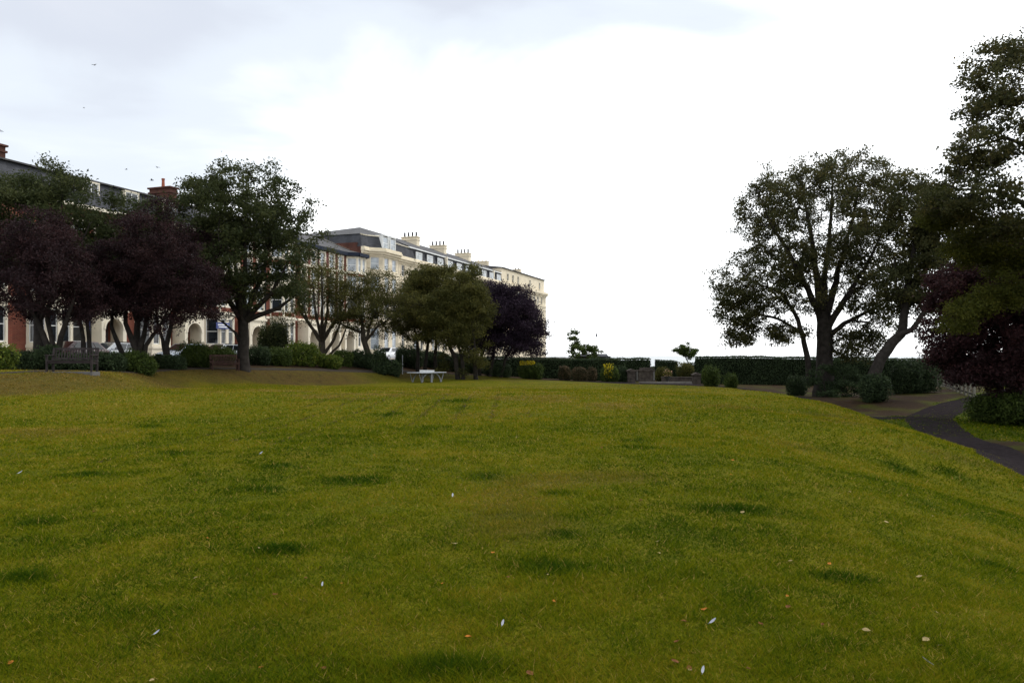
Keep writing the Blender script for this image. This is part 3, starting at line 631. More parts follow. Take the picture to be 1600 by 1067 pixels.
def hedge(label, pts, hgt, thick, Z=None, leaf=.09, mat='leaf_dark', seed=3, dens=1.0, tops=None, name='hedge'):
    """a clipped hedge along plan points; tops = heights above eye-levelled rows"""
    global rng
    rng = np.random.default_rng(seed*31)
    P = np.array(pts, float); b = np.array([P[0][0], P[0][1], h1(*P[0])]); root = empty(name, b, label, 'hedge')
    seg = np.r_[0, np.cumsum(np.hypot(*np.diff(P, axis=0).T))]; L = seg[-1]
    tz = np.array(tops, float)
    def at(s):
        x = np.interp(s, seg, P[:, 0]); y = np.interp(s, seg, P[:, 1]); top = np.interp(s, seg, tz)
        e = .05; nxv = -(np.interp(np.minimum(s+e, L), seg, P[:, 1])-np.interp(np.maximum(s-e, 0), seg, P[:, 1])); nyv = np.interp(np.minimum(s+e, L), seg, P[:, 0])-np.interp(np.maximum(s-e, 0), seg, P[:, 0])
        ln = np.hypot(nxv, nyv); return x, y, top, nxv/ln, nyv/ln
    # inner mass of shaded twigs
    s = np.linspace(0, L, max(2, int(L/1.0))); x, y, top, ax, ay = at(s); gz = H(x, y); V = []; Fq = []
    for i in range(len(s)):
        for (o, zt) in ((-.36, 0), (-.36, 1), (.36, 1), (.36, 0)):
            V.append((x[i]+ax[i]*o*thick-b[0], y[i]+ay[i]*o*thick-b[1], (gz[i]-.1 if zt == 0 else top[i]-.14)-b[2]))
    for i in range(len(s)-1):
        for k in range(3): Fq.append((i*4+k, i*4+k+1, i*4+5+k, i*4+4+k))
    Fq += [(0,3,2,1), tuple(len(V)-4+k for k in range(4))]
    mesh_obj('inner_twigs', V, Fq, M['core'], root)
    n = int(dens*1.5*L*(hgt*2+thick)/(leaf*leaf*.42)); n = min(n, 42000)
    s = rng.random(n)*L; x, y, top, ax, ay = at(s); gz = H(x, y); H_ = top-gz
    pf = H_/(2*H_+thick); u = rng.random(n); side = np.where(u < pf, -1, np.where(u < 2*pf, 1, 0))
    o = np.where(side == 0, rng.random(n)-.5, side*.5); zf = np.where(side == 0, 1.0, rng.random(n))
    bulge = (vnoise(s+10, zf*H_+10, .8, seed)-.5)*.14
    off = o*thick+np.where(side != 0, side*bulge, 0)+rng.normal(size=n)*.05
    z = gz+zf*H_+rng.normal(size=n)*.05+(zf > .9)*(vnoise(s+5, s*0+3.3, 1.3, seed+2)-.5)*.16+np.where(side == 0, bulge, 0)*.7-.02
    c = np.stack([x+ax*off, y+ay*off, z], -1)
    tint = .45*vnoise(s+20, z*1.5+20, .5, seed+1)+.5*rng.random(n)
    v, f, t = leaves(c-b, leaf, tint, .1); mesh_obj('foliage', v, f, M[mat], root, attrs={'tint': t})
    return root

gS = 'shrubs in the border under the left trees'
SH = [
 ('yellow_green_shrub','yellow green laurel shrub at the left edge of the photo',-30,19,538,33,'leaf_bright',.11,1.0),
 ('low_shrub','dark low shrub between the yellow green laurel and the left bench',18,62,547,36,'leaf_dark',.09,1.0),
 ('low_shrub','dark shrub behind the left end of the slatted bench',52,100,540,36.5,'leaf_dark',.09,1.0),
 ('low_shrub','shadowy shrub behind the right half of the left bench',98,152,553,37,'leaf_dark',.09,1.0),
 ('low_shrub','dark shrub just right of the left bench',146,196,548,38,'leaf_dark',.09,1.0),
 ('low_shrub','mid green low shrub under the broad purple plum',190,244,549,39.5,'leaf_mid',.09,1.0),
 ('low_shrub','dark shrub left of the clipped bright green shrub',236,290,553,44,'leaf_dark',.09,1.0),
 ('clipped_shrub','clipped bright green shrub hiding the middle of the silver car',282,334,537,47,'leaf_mid',.08,1.3),
 ('clipped_shrub','rounded green shrub directly behind the small bench',328,368,541,51.5,'leaf_mid',.08,1.2),
 ('low_shrub','dark shrub at the right foot of the tallest left tree',384,424,541,54,'leaf_dark',.1,1.0),
 ('low_shrub','mid green shrub in front of the dark laurel bush',415,456,545,55,'leaf_mid',.1,1.0),
 ('laurel_bush','tall dark laurel bush in front of the house wall',404,452,503,64,'leaf_oak',.14,1.0),
 ('yellow_green_shrub','bright green leafy shrub left of the forked tree',448,498,534,57,'leaf_bright',.13,1.0),
 ('yellow_green_shrub','low yellow flecked shrub in front of the forked tree',496,534,553,57.5,'leaf_bright',.12,1.0),
 ('low_shrub','green shrub right of the forked olive tree',520,552,545,61,'leaf_mid',.12,1.0),
 ('low_shrub','dark shrub left of the stout leaning trunk',546,582,548,62,'leaf_dark',.12,1.0),
 ('low_shrub','dark shrub just right of the stout leaning trunk',582,606,544,60,'leaf_dark',.12,1.0),
 ('low_shrub','low dark shrub beneath the white hatchback',592,628,560,61,'leaf_dark',.12,1.0),
 ('low_shrub','dark shrub right of the white hatchback behind the metal post',617,662,541,70,'leaf_dark',.12,1.0),
 ('low_shrub','dark shrub behind the table tennis table trunks',656,706,546,74,'leaf_dark',.12,1.0),
 ('low_shrub','dark shrub filling the gap between the curved trunks',700,750,549,74,'leaf_dark',.12,1.0),
 ('round_shrub','dark round shrub at the left end of the middle hedge',757,800,567,69,'leaf_dark',.11,1.0)]
for i, (nm, lb, a, c_, yt, Z, mt, lf, dn) in enumerate(SH):
    e_ = (c_-a)*.09; shrub(nm, lb, a-e_, c_+e_, yt, Z, mt, leaf=lf, seed=30+i, group=gS, dens=dn)
shrub('round_shrub','clipped round shrub topped with a line of yellow flowers',806,853,566,69.5,'leaf_mid',leaf=.10,seed=60,flowers=('flower_yellow',812,836,564,570,170,.14),rag=.08)
shrub('round_shrub','reddish brown domed shrub, first of three before the hedge',870,894,570,70,'leaf_brown',leaf=.10,seed=61,rag=.08)
shrub('round_shrub','widest reddish brown domed shrub, in the middle of three',892,921,572,70,'leaf_brown',leaf=.10,seed=62,rag=.08)
shrub('round_shrub','smallest brown domed shrub, rightmost of three before the hedge',916,934,573,70.5,'leaf_brown',leaf=.10,seed=63,rag=.08)
shrub('flowering_shrub','green shrub with tall bright yellow blooms left of the stone pillars',934,970,572,71,'leaf_mid',leaf=.10,seed=64,flowers=('flower_yellow',943,958,568,590,150,.15))
shrub('low_shrub','dark shrub touching the left stone pillar',964,982,573,72,'leaf_dark',leaf=.10,seed=65)
shrub('round_shrub','green round shrub in front of the left end of the right hedge',1094,1126,572,66,'leaf_mid',leaf=.10,seed=66)
shrub('round_shrub','smaller green round shrub to the right of its bigger neighbour',1130,1154,583,62,'leaf_mid',leaf=.10,seed=67)
shrub('low_shrub','dark shrub left of the sycamore foot',1226,1262,588,57,'leaf_dark',leaf=.11,seed=68)
shrub('low_shrub','dark shrub around the foot of the bent trunk',1340,1392,582,47,'leaf_dark',leaf=.11,seed=69)
shrub('tall_shrub','tall dark evergreen shrub with bare stems right of the bent trunk',1385,1466,562,54,'leaf_dark',leaf=.12,seed=70)
shrub('tall_shrub','big dark green laurel shrub beside the path at the right edge',1514,1640,609,37,'leaf_mid',leaf=.12,seed=71,dens=1.1,depth=1.9)
shrub('garden_bush','yellowish bush inside the stepped garden behind the pillars',1022,1050,574,84,'leaf_olive',leaf=.12,seed=72)
shrub('garden_bush','olive bush at the right inside the stepped garden',1056,1086,570,84,'leaf_olive',leaf=.12,seed=73)
zt = lambda y, Z: EYE-(y-HY)/F*Z
hedge('long clipped dark hedge behind the domed shrubs in the middle', [G(735,77),G(800,77),G(850,77.5),G(930,78),G(1014,79)], 2.1, 1.2, tops=[zt(559,77),zt(559,77),zt(560,77.5),zt(561,78),zt(560.5,79)], leaf=.12, seed=3)
hedge('hedge piece with notched ends across the garden gap', [G(1024,88),G(1058,88)], 1.6, 1.0, tops=[zt(562,88),zt(564,88)], leaf=.12, seed=4)
hedge('lowest short hedge piece below the windswept tree', [G(1066,90),G(1090,90)], 1.4, 1.0, tops=[zt(568,90),zt(568,90)], leaf=.12, seed=5)
hedge('low hedge running behind the stepped garden', [G(1005,92),G(1095,92)], 1.0, 1.0, tops=[zt(574,92),zt(575,92)], leaf=.13, seed=6)
hedge('long flat topped dark hedge running behind the great sycamore', [G(1086,76),G(1150,75),G(1250,74),G(1350,73),G(1462,72),G(1640,68)], 2.6, 1.4, tops=[zt(558,76),zt(557,75),zt(559,74),zt(560,73),zt(561,72),zt(561,68)], leaf=.12, seed=7)

# ------------------------------------------------------------------ buildings
wincache = {}
def win_meshes(w, h, style, glassm):
    key = (round(w, 2), round(h, 2), style, glassm)
    if key in wincache: return wincache[key]
    mb = MB(); f = .07 if w < 2 else .08
    mb.box(0, f, 0, .08, 0, h); mb.box(w-f, w, 0, .08, 0, h); mb.box(f, w-f, 0, .08, 0, f); mb.box(f, w-f, 0, .08, h-f, h)
    if style == 'sash': mb.box(f, w-f, .005, .075, h*.5-.03, h*.5+.03)
    if style in ('double', 'triple', 'grid'):
        k = {'double': 2, 'triple': 3, 'grid': 4}[style]
        for i in range(1, k): mb.box(w*i/k-.035, w*i/k+.035, .005, .075, f, h-f)
    if style == 'grid': mb.box(f, w-f, .01, .07, h*.62-.02, h*.62+.02)
    o = mb.build('window', M['white']); fm = o.data; bpy.data.objects.remove(o)
    mb = MB(); mb.box(f*.5, w-f*.5, .04, .055, f*.5, h-f*.5); o = mb.build('pane', M[glassm]); pm = o.data; bpy.data.objects.remove(o)
    wincache[key] = (fm, pm); return fm, pm
def window(parent, ox, oy, ang, u, z, w, h, style='sash', recess=.10, glassm='glass'):
    fm, pm = win_meshes(w, h, style, glassm)
    o = put(bpy.data.objects.new('window', fm), parent); p = put(bpy.data.objects.new('pane', pm), o)
    ca, sa = math.cos(ang), math.sin(ang); o.location = (ox+ca*u-sa*recess, oy+sa*u+ca*recess, z); o.rotation_euler = (0, 0, ang)
    return o
def panel(mb, ox, oy, ang, L, z0, z1, holes, mi=0, depth=.22, rmi=1, surround=0):
    """wall sheet with real window openings; the outside looks along -y of the rotated frame"""
    ca, sa = math.cos(ang), math.sin(ang); T = lambda u, w, z: (ox+ca*u-sa*w, oy+sa*u+ca*w, z)
    us = sorted({0, L, *[a for h in holes for a in h[:2]]}); zs = sorted({z0, z1, *[a for h in holes for a in h[2:4]]})
    for i in range(len(us)-1):
        for j in range(len(zs)-1):
            cu, cz = (us[i]+us[i+1])/2, (zs[j]+zs[j+1])/2
            if any(h[0] < cu < h[1] and h[2] < cz < h[3] for h in holes): continue
            mb.face([T(us[i], 0, zs[j]), T(us[i+1], 0, zs[j]), T(us[i+1], 0, zs[j+1]), T(us[i], 0, zs[j+1])], mi)
    for a, b_, c, d in holes:
        mb.face([T(a,0,c),T(a,0,d),T(a,depth,d),T(a,depth,c)], rmi); mb.face([T(b_,0,c),T(b_,depth,c),T(b_,depth,d),T(b_,0,d)], rmi)
        mb.face([T(a,0,c),T(a,depth,c),T(b_,depth,c),T(b_,0,c)], rmi); mb.face([T(a,0,d),T(b_,0,d),T(b_,depth,d),T(a,depth,d)], rmi)
        if surround:
            s = surround
            mb.box(a-s, a, -.05, .03, c-.12, d+.22, rmi, T); mb.box(b_, b_+s, -.05, .03, c-.12, d+.22, rmi, T)
            mb.box(a, b_, -.053, .03, d, d+.2, rmi, T); mb.box(a-s*.6, b_+s*.6, -.12, .03, c-.15, c, rmi, T)
    return T
def bayparts(root, mb, c, w, d, k, z0, z1, storeys, mi, styles='sash', glassm=None, rmi=1, front=2):
    """canted bay centred on c; storeys: (sill, head)"""
    pts = [(c-w/2, 0), (c-w/2+k, -d), (c+w/2-k, -d), (c+w/2, 0)]
    for i in range(3):
        (ax, ay), (bx, by) = pts[i], pts[i+1]; L = math.hypot(bx-ax, by-ay); ang = math.atan2(by-ay, bx-ax); holes = []
        nw = front if i == 1 else 1
        for zi, (s0, s1) in enumerate(storeys):
            for q in range(nw):
                ww = min(1.15, L/nw-.34); cu = L*(q+.5)/nw
                if ww < .3: continue
                holes.append((cu-ww/2, cu+ww/2, s0, s1))
                window(root, ax, ay, ang, cu-ww/2, s0, ww, s1-s0, styles, .1, (glassm or (lambda k_: 'glass'))(zi))
        panel(mb, ax, ay, ang, L, z0, z1, holes, mi, .2, rmi)
    mb.face([(x, y, z1) for x, y in pts], rmi)
    return pts
def band(mb, pts, z0, z1, out, mi=1):
    """string course following a facade polyline"""
    for (ax, ay), (bx, by) in zip(pts[:-1], pts[1:]):
        L = math.hypot(bx-ax, by-ay); ang = math.atan2(by-ay, bx-ax); ca, sa = math.cos(ang), math.sin(ang)
        T = lambda u, w, z, ax=ax, ay=ay, ca=ca, sa=sa: (ax+ca*u-sa*w, ay+sa*u+ca*w, z)
        mb.box(-out*.35, L+out*.35, -out, .02, z0, z1, mi, T)
def arch(mb, c, w, z0, spring, top, yf, thick, mi=1, halfw=None):
    """a wall slab with a round headed opening"""
    r = w/2; H2 = halfw or r+.35; k = 14; pts = [(-r*math.cos(math.pi*i/k), spring+r*math.sin(math.pi*i/k)) for i in range(k+1)]
    for y, in ((yf,), (yf+thick,)):
        mb.face([(c-H2,y,z0),(c-r,y,z0),(c-r,y,spring),(c-r,y,top),(c-H2,y,top)], mi); mb.face([(c+r,y,z0),(c+H2,y,z0),(c+H2,y,top),(c+r,y,top),(c+r,y,spring)], mi)
        for (a, za), (b_, zb) in zip(pts[:-1], pts[1:]): mb.face([(c+a,y,za),(c+b_,y,zb),(c+b_,y,top),(c+a,y,top)], mi)
    rim = [(-r, z0)]+pts+[(r, z0)]
    for (a, za), (b_, zb) in zip(rim[:-1], rim[1:]): mb.face([(c+a,yf,za),(c+a,yf+thick,za),(c+b_,yf+thick,zb),(c+b_,yf,zb)], mi)
    mb.face([(c-H2,yf,z0),(c-H2,yf+thick,z0),(c-H2,yf+thick,top),(c-H2,yf,top)], mi); mb.face([(c+H2,yf,z0),(c+H2,yf,top),(c+H2,yf+thick,top),(c+H2,yf+thick,z0)], mi)
    mb.face([(c-H2,yf,top),(c-H2,yf+thick,top),(c+H2,yf+thick,top),(c+H2,yf,top)], mi)
    # raised arch moulding
    for (a, za), (b_, zb) in zip(pts[:-1], pts[1:]):
        o = lambda p, q: (p*(1+.16/r), spring+(q-spring)*(1+.16/r))
        (a2, za2), (b2, zb2) = o(a, za), o(b_, zb); y = yf-.05
        mb.face([(c+a,y,za),(c+b_,y,zb),(c+b2,y,zb2),(c+a2,y,za2)], mi); mb.face([(c+a2,y,za2),(c+b2,y,zb2),(c+b2,yf,zb2),(c+a2,yf,za2)], mi); mb.face([(c+a,y,za),(c+a,yf,za),(c+b_,yf,zb),(c+b_,y,zb)], mi)
def porch(root, c, w=1.7, proj=1.4, base=.0, spring=2.7, top=4.1):
    mb = MB(); arch(mb, c, w, base, spring, top, -proj, .3)
    H2 = w/2+.35
    mb.box(c-H2, c-H2+.28, -proj+.3, -.0, base, top, 1); mb.box(c+H2-.28, c+H2, -proj+.3, -.0, base, top, 1)
    mb.box(c-H2-.12, c+H2+.12, -proj-.14, 0, top, top+.22, 1); mb.box(c-H2-.02, c+H2+.02, -proj-.02, 0, top+.22, top+.34, 1)
    mb.box(c-H2-.1, c+H2+.1, -proj-.5, -proj, base-.1, base+.12, 1)
    p = mb.build('porch', [M['cream'], M['creamlight']], root)
    d = MB(); d.box(c-.5, c+.5, -.09, -.03, base, 2.5); d.box(c-.56, c-.5, -.12, -.02, base, 3.1); d.box(c+.5, c+.56, -.12, -.02, base, 3.1); d.box(c-.56, c+.56, -.12, -.02, 3.1, 3.18)
    dd = d.build('door', M['door'], root); k = MB(); k.box(c+.38, c+.44, -.13, -.09, 1.0, 1.12); k.build('handle', M['rim'], dd)
    return p
def chimney(root, u, y0, y1, w, z0, z1, mat, pots=4, potm='pot', poth=.8, name='chimney'):
    mb = MB(); mb.box(u-w/2, u+w/2, y0, y1, z0, z1); mb.box(u-w/2-.1, u+w/2+.1, y0-.1, y1+.1, z1-.45, z1-.3); mb.box(u-w/2-.14, u+w/2+.14, y0-.14, y1+.14, z1, z1+.14)
    c = mb.build(name, M[mat], root)
    for i in range(pots):
        y = y0+(y1-y0)*(i+.5)/pots; p = MB(); p.bar((u, y, z1+.14), (u, y, z1+.14+poth), .16, .12, 10); p.bar((u, y, z1+.1+poth*.9), (u, y, z1+.14+poth), .16, .16, 10); p.build('chimney_pot', M[potm], c)
    return c
def gutter(root, pts, z, mat, out=.3, hh=.22, name='gutter'):
    mb = MB(); band(mb, pts, z, z+hh, out, 0); return mb.build(name, M[mat], root)
RZ = math.atan2(D[1], D[0])
def house(name, label, s0, group=None, cat='house'):
    p = P0+D*s0; return empty(name, (p[0], p[1], .9), label, cat, group, RZ)
pick = lambda *a: (lambda k: a[min(k, len(a)-1)])
gA = 'terraced houses behind the left trees'

def mansard_house(label, s0, s1, bayc, doorc, attic, chim, mirror=False):
    """red brick house, slate mansard attic; u runs along the street from s0"""
    L = s1-s0; root = house('brick_house', label, s0, gA); eave = 12.1; top = 14.6; dep = 11
    mb = MB(); storeys = [(1.7, 4.0), (5.4, 7.8), (8.9, 11.0)]
    cols = [u for u in np.arange(1.2, L-.8, 2.1) if abs(u-bayc) > 2.4]; holes = []
    for zi, (a, b_) in enumerate(storeys):
        for u in cols:
            if zi == 0 and abs(u-doorc) < 1.8: continue
            holes.append((u-.5, u+.5, a, b_)); window(root, 0, 0, 0, u-.5, a, 1.0, b_-a, 'sash', .1, 'glass' if zi == 0 or random.random() < .6 else 'curtain')
    panel(mb, 0, 0, 0, L, -.5, eave, holes, 0, .22, 1, .22)
    mb.face([(0,0,-.5),(0,0,eave),(0,dep,eave),(0,dep,-.5)]); mb.face([(L,0,-.5),(L,dep,-.5),(L,dep,eave),(L,0,eave)]); mb.face([(0,dep,-.5),(0,dep,eave),(L,dep,eave),(L,dep,-.5)])
    band(mb, [(0, 0), (L, 0)], 4.6, 4.85, .12); band(mb, [(0, 0), (L, 0)], 8.2, 8.4, .1)
    mb.build('wall', [M['brick'], M['creamlight']], root)
    bm = MB(); bp = bayparts(root, bm, bayc, 3.7, 1.1, .8, -.5, 8.4, [(1.6, 4.05), (5.3, 7.7)], 1, 'sash', pick('glass', 'glass'), 1); band(bm, bp, 4.5, 4.8, .12); band(bm, bp, 8.2, 8.5, .18); band(bm, bp, 1.2, 1.4, .08)
    bm.build('bay', [M['brick'], M['creamlight']], root)
    porch(root, doorc)
    rf = MB(); y0, y1 = -.15, .75
    rf.face([(0,y0,eave+.25),(L,y0,eave+.25),(L,y1,top),(0,y1,top)]); rf.face([(0,y1-.25,top+.03),(L,y1-.25,top+.03),(L,dep*.55,top+1.0),(0,dep*.55,top+1.0)], 1)
    rf.face([(0,dep*.55,top+1.0),(L,dep*.55,top+1.0),(L,dep,eave),(0,dep,eave)], 1)
    rf.face([(0,y0,eave+.25),(0,y1,top),(0,dep*.55,top+1.0),(0,dep,eave)]); rf.face([(L,y0,eave+.25),(L,dep,eave),(L,dep*.55,top+1.0),(L,y1,top)])
    rf.box(0, L, y1-.34, y1-.2, top-.08, top+.03, 1)
    rf.build('roof', [M['slate'], M['slateroof']], root)
    for u in attic:
        d = MB(); z0 = 13.45; yb = .3
        d.box(u-.75, u+.75, yb-.02, 1.2, z0+.9, z0+1.0); d.box(u-.75, u-.66, yb, 1.2, z0-.1, z0+.9); d.box(u+.66, u+.75, yb, 1.2, z0-.1, z0+.9); d.box(u-.66, u+.66, yb, .9, z0-.12, z0)
        d.build('dormer', M['creamlight'], root); window(root, 0, yb+.02, 0, u-.655, z0+.01, 1.31, .88, 'double', .02)
    gutter(root, [(0, 0), (L, 0)], eave, 'creamlight', .35, .24)
    for (u, y0c, y1c, w, zt_, np_, pm, ph) in chim: chimney(root, u, y0c, y1c, w, 12, zt_, 'brickdark', np_, pm, ph)
    return root
hA1 = mansard_house('red brick house at the left edge with the first tall chimney above the trees', -9.5, .9, 8.2, 2.4, [2.6, 6.4], [])
hA2 = mansard_house('red brick house with pale bay window behind the left bench and an arched porch', .9, 10.6, 2.9, 7.5, [6.9], [(1.5, 3.2, 5.2, .8, 16.2, 0, 'terracotta', .7)])
# television aerial on that chimney
mb = MB(); mb.bar((1.5,3.5,16.3), (1.5,3.5,17.5), .025); mb.bar((1.0,3.2,17.4), (2.1,3.8,17.5), .018)
for k in range(6): x = 1.05+k*.19; mb.bar((x,3.2+k*.1-.2,17.41), (x,3.2+k*.1+.25,17.43), .012)
mb.build('aerial', M['steel'], hA2)
hA3 = mansard_house('red brick house with slate attic windows ending at the wide brick chimney stack', 10.6, 19.4, 3.0, 6.6, [1.2, 5.4], [(8.9, 3.2, 5.7, .9, 16.5, 1, 'terracotta', .9)])

def eaves_house(label, s0, s1, bays, doors, cream_from=None, last=False):
    """brick house with dark blue fascia and a plain pitched slate roof"""
    L = s1-s0; root = house('brick_house', label, s0, gA); eave = 13.0; dep = 12; ridge_y = 6; rz = 15.8
    st3 = [(1.7, 4.1), (5.3, 7.8), (8.6, 10.5)]; topw = (11.1, 12.75)
    mb = MB(); holes = []; cols = [u for u in np.arange(1.0, L-.6, 1.95) if all(abs(u-c) > 2.35 for c in bays)]
    for zi, (a, b_) in enumerate(st3+[topw]):
        for u in cols:
            if zi == 0 and any(abs(u-c) < 1.7 for c in doors): continue
            holes.append((u-.48, u+.48, a, b_)); window(root, 0, 0, 0, u-.48, a, .96, b_-a, 'sash', .1, 'curtain' if (zi == 3 or random.random() < .3) else 'glass')
    panel(mb, 0, 0, 0, L, -.5, eave, holes, 0, .22, 1, .2)
    mb.face([(0,0,-.5),(0,0,eave),(0,dep,eave),(0,dep,-.5)]); mb.face([(L,0,-.5),(L,dep,-.5),(L,dep,eave),(L,0,eave)]); mb.face([(0,dep,-.5),(0,dep,eave),(L,dep,eave),(L,dep,-.5)])
    mb.face([(0,0,eave),(0,ridge_y,rz-.05),(0,dep,eave)]); mb.face([(L,0,eave),(L,dep,eave),(L,ridge_y,rz-.05)])
    for z, o in ((4.5, .14), (8.1, .1), (10.8, .12)): band(mb, [(0, 0), (L, 0)], z, z+.25, o)
    mb.build('wall', [M['brick'], M['creamlight']], root)
    # maroon panels between the top windows
    ps = sorted(cols); pn = MB()
    for a, b_ in zip(ps[:-1], ps[1:]):
        if b_-a < 2.2: pn.box(a+.72, b_-.72, -.04, .0, 11.15, 12.7)
    if pn.f: pn.build('panels', M['maroon'], root)
    edge = [(0, 0)]
    for c in bays:
        bm = MB(); bp = bayparts(root, bm, c, 3.7, 1.15, .85, -.5, eave, st3+[topw], 1, 'sash', pick('glass', 'glass', 'curtain', 'curtain'), 1)
        for z, o in ((4.5, .16), (8.1, .12), (10.8, .14)): band(bm, bp, z, z+.25, o)
        # brick aprons under the bay windows
        for (ax, ay), (bx, by) in zip(bp[:-1], bp[1:]):
            Lb = math.hypot(bx-ax, by-ay); an = math.atan2(by-ay, bx-ax); ca, sa = math.cos(an), math.sin(an)
            T = lambda u, w, z, ax=ax, ay=ay, ca=ca, sa=sa: (ax+ca*u-sa*w, ay+sa*u+ca*w, z)
            for z0_, z1_ in ((4.8, 5.2), (10.55, 10.78)): bm.box(.15, Lb-.15, -.03, 0, z0_, z1_, 0, T)
        bm.build('bay', [M['brick'], M['creamlight']], root); edge += bp
    edge.append((L, 0))
    for c in doors: porch(root, c)
    gutter(root, edge, eave, 'navy', .42, .42, 'fascia')
    rf = MB(); ze = eave+.44
    rf.face([(0,-.35,ze),(L,-.35,ze),(L,ridge_y,rz+.15),(0,ridge_y,rz+.15)]); rf.face([(0,ridge_y,rz+.15),(L,ridge_y,rz+.15),(L,dep+.2,eave),(0,dep+.2,eave)])
    for c in bays:
        k = 1.85; rf.face([(c-k-.1,-.33,ze+.01),(c-k+.75,-1.5,ze),(c+k-.75,-1.5,ze),(c+k+.1,-.33,ze+.01),(c+k-.4,.9,ze+.52),(c-k+.4,.9,ze+.52)])
    rf.box(0, L, ridge_y-.12, ridge_y+.12, rz+.12, rz+.24)
    if last: rf.box(L-.14, L+.02, -.3, .3, ze, ze+.1); rf.face([(L-.2,-.3,ze+.05),(L,-.3,ze+.05),(L,ridge_y,rz+.25),(L-.2,ridge_y,rz+.25)], 1)
    rf.build('roof', [M['slateroof'], M['creamlight']], root)
    dp = MB(); dp.bar((L-.12,-.12,0), (L-.12,-.12,eave), .06); dp.build('downpipe', M['navy'], root)
    return root
hB1 = eaves_house('brick house with blue fascia hidden behind the tallest left tree', 19.4, 29.0, [2.4], [6.6])
hB2 = eaves_house('brick and cream house with blue fascia beside the tallest left tree', 29.0, 38.6, [2.6, ], [6.9])
eaves_house('end brick house with blue fascia against the cream corner block', 38.6, 48.5, [8.0], [1.6, 4.9], last=True)

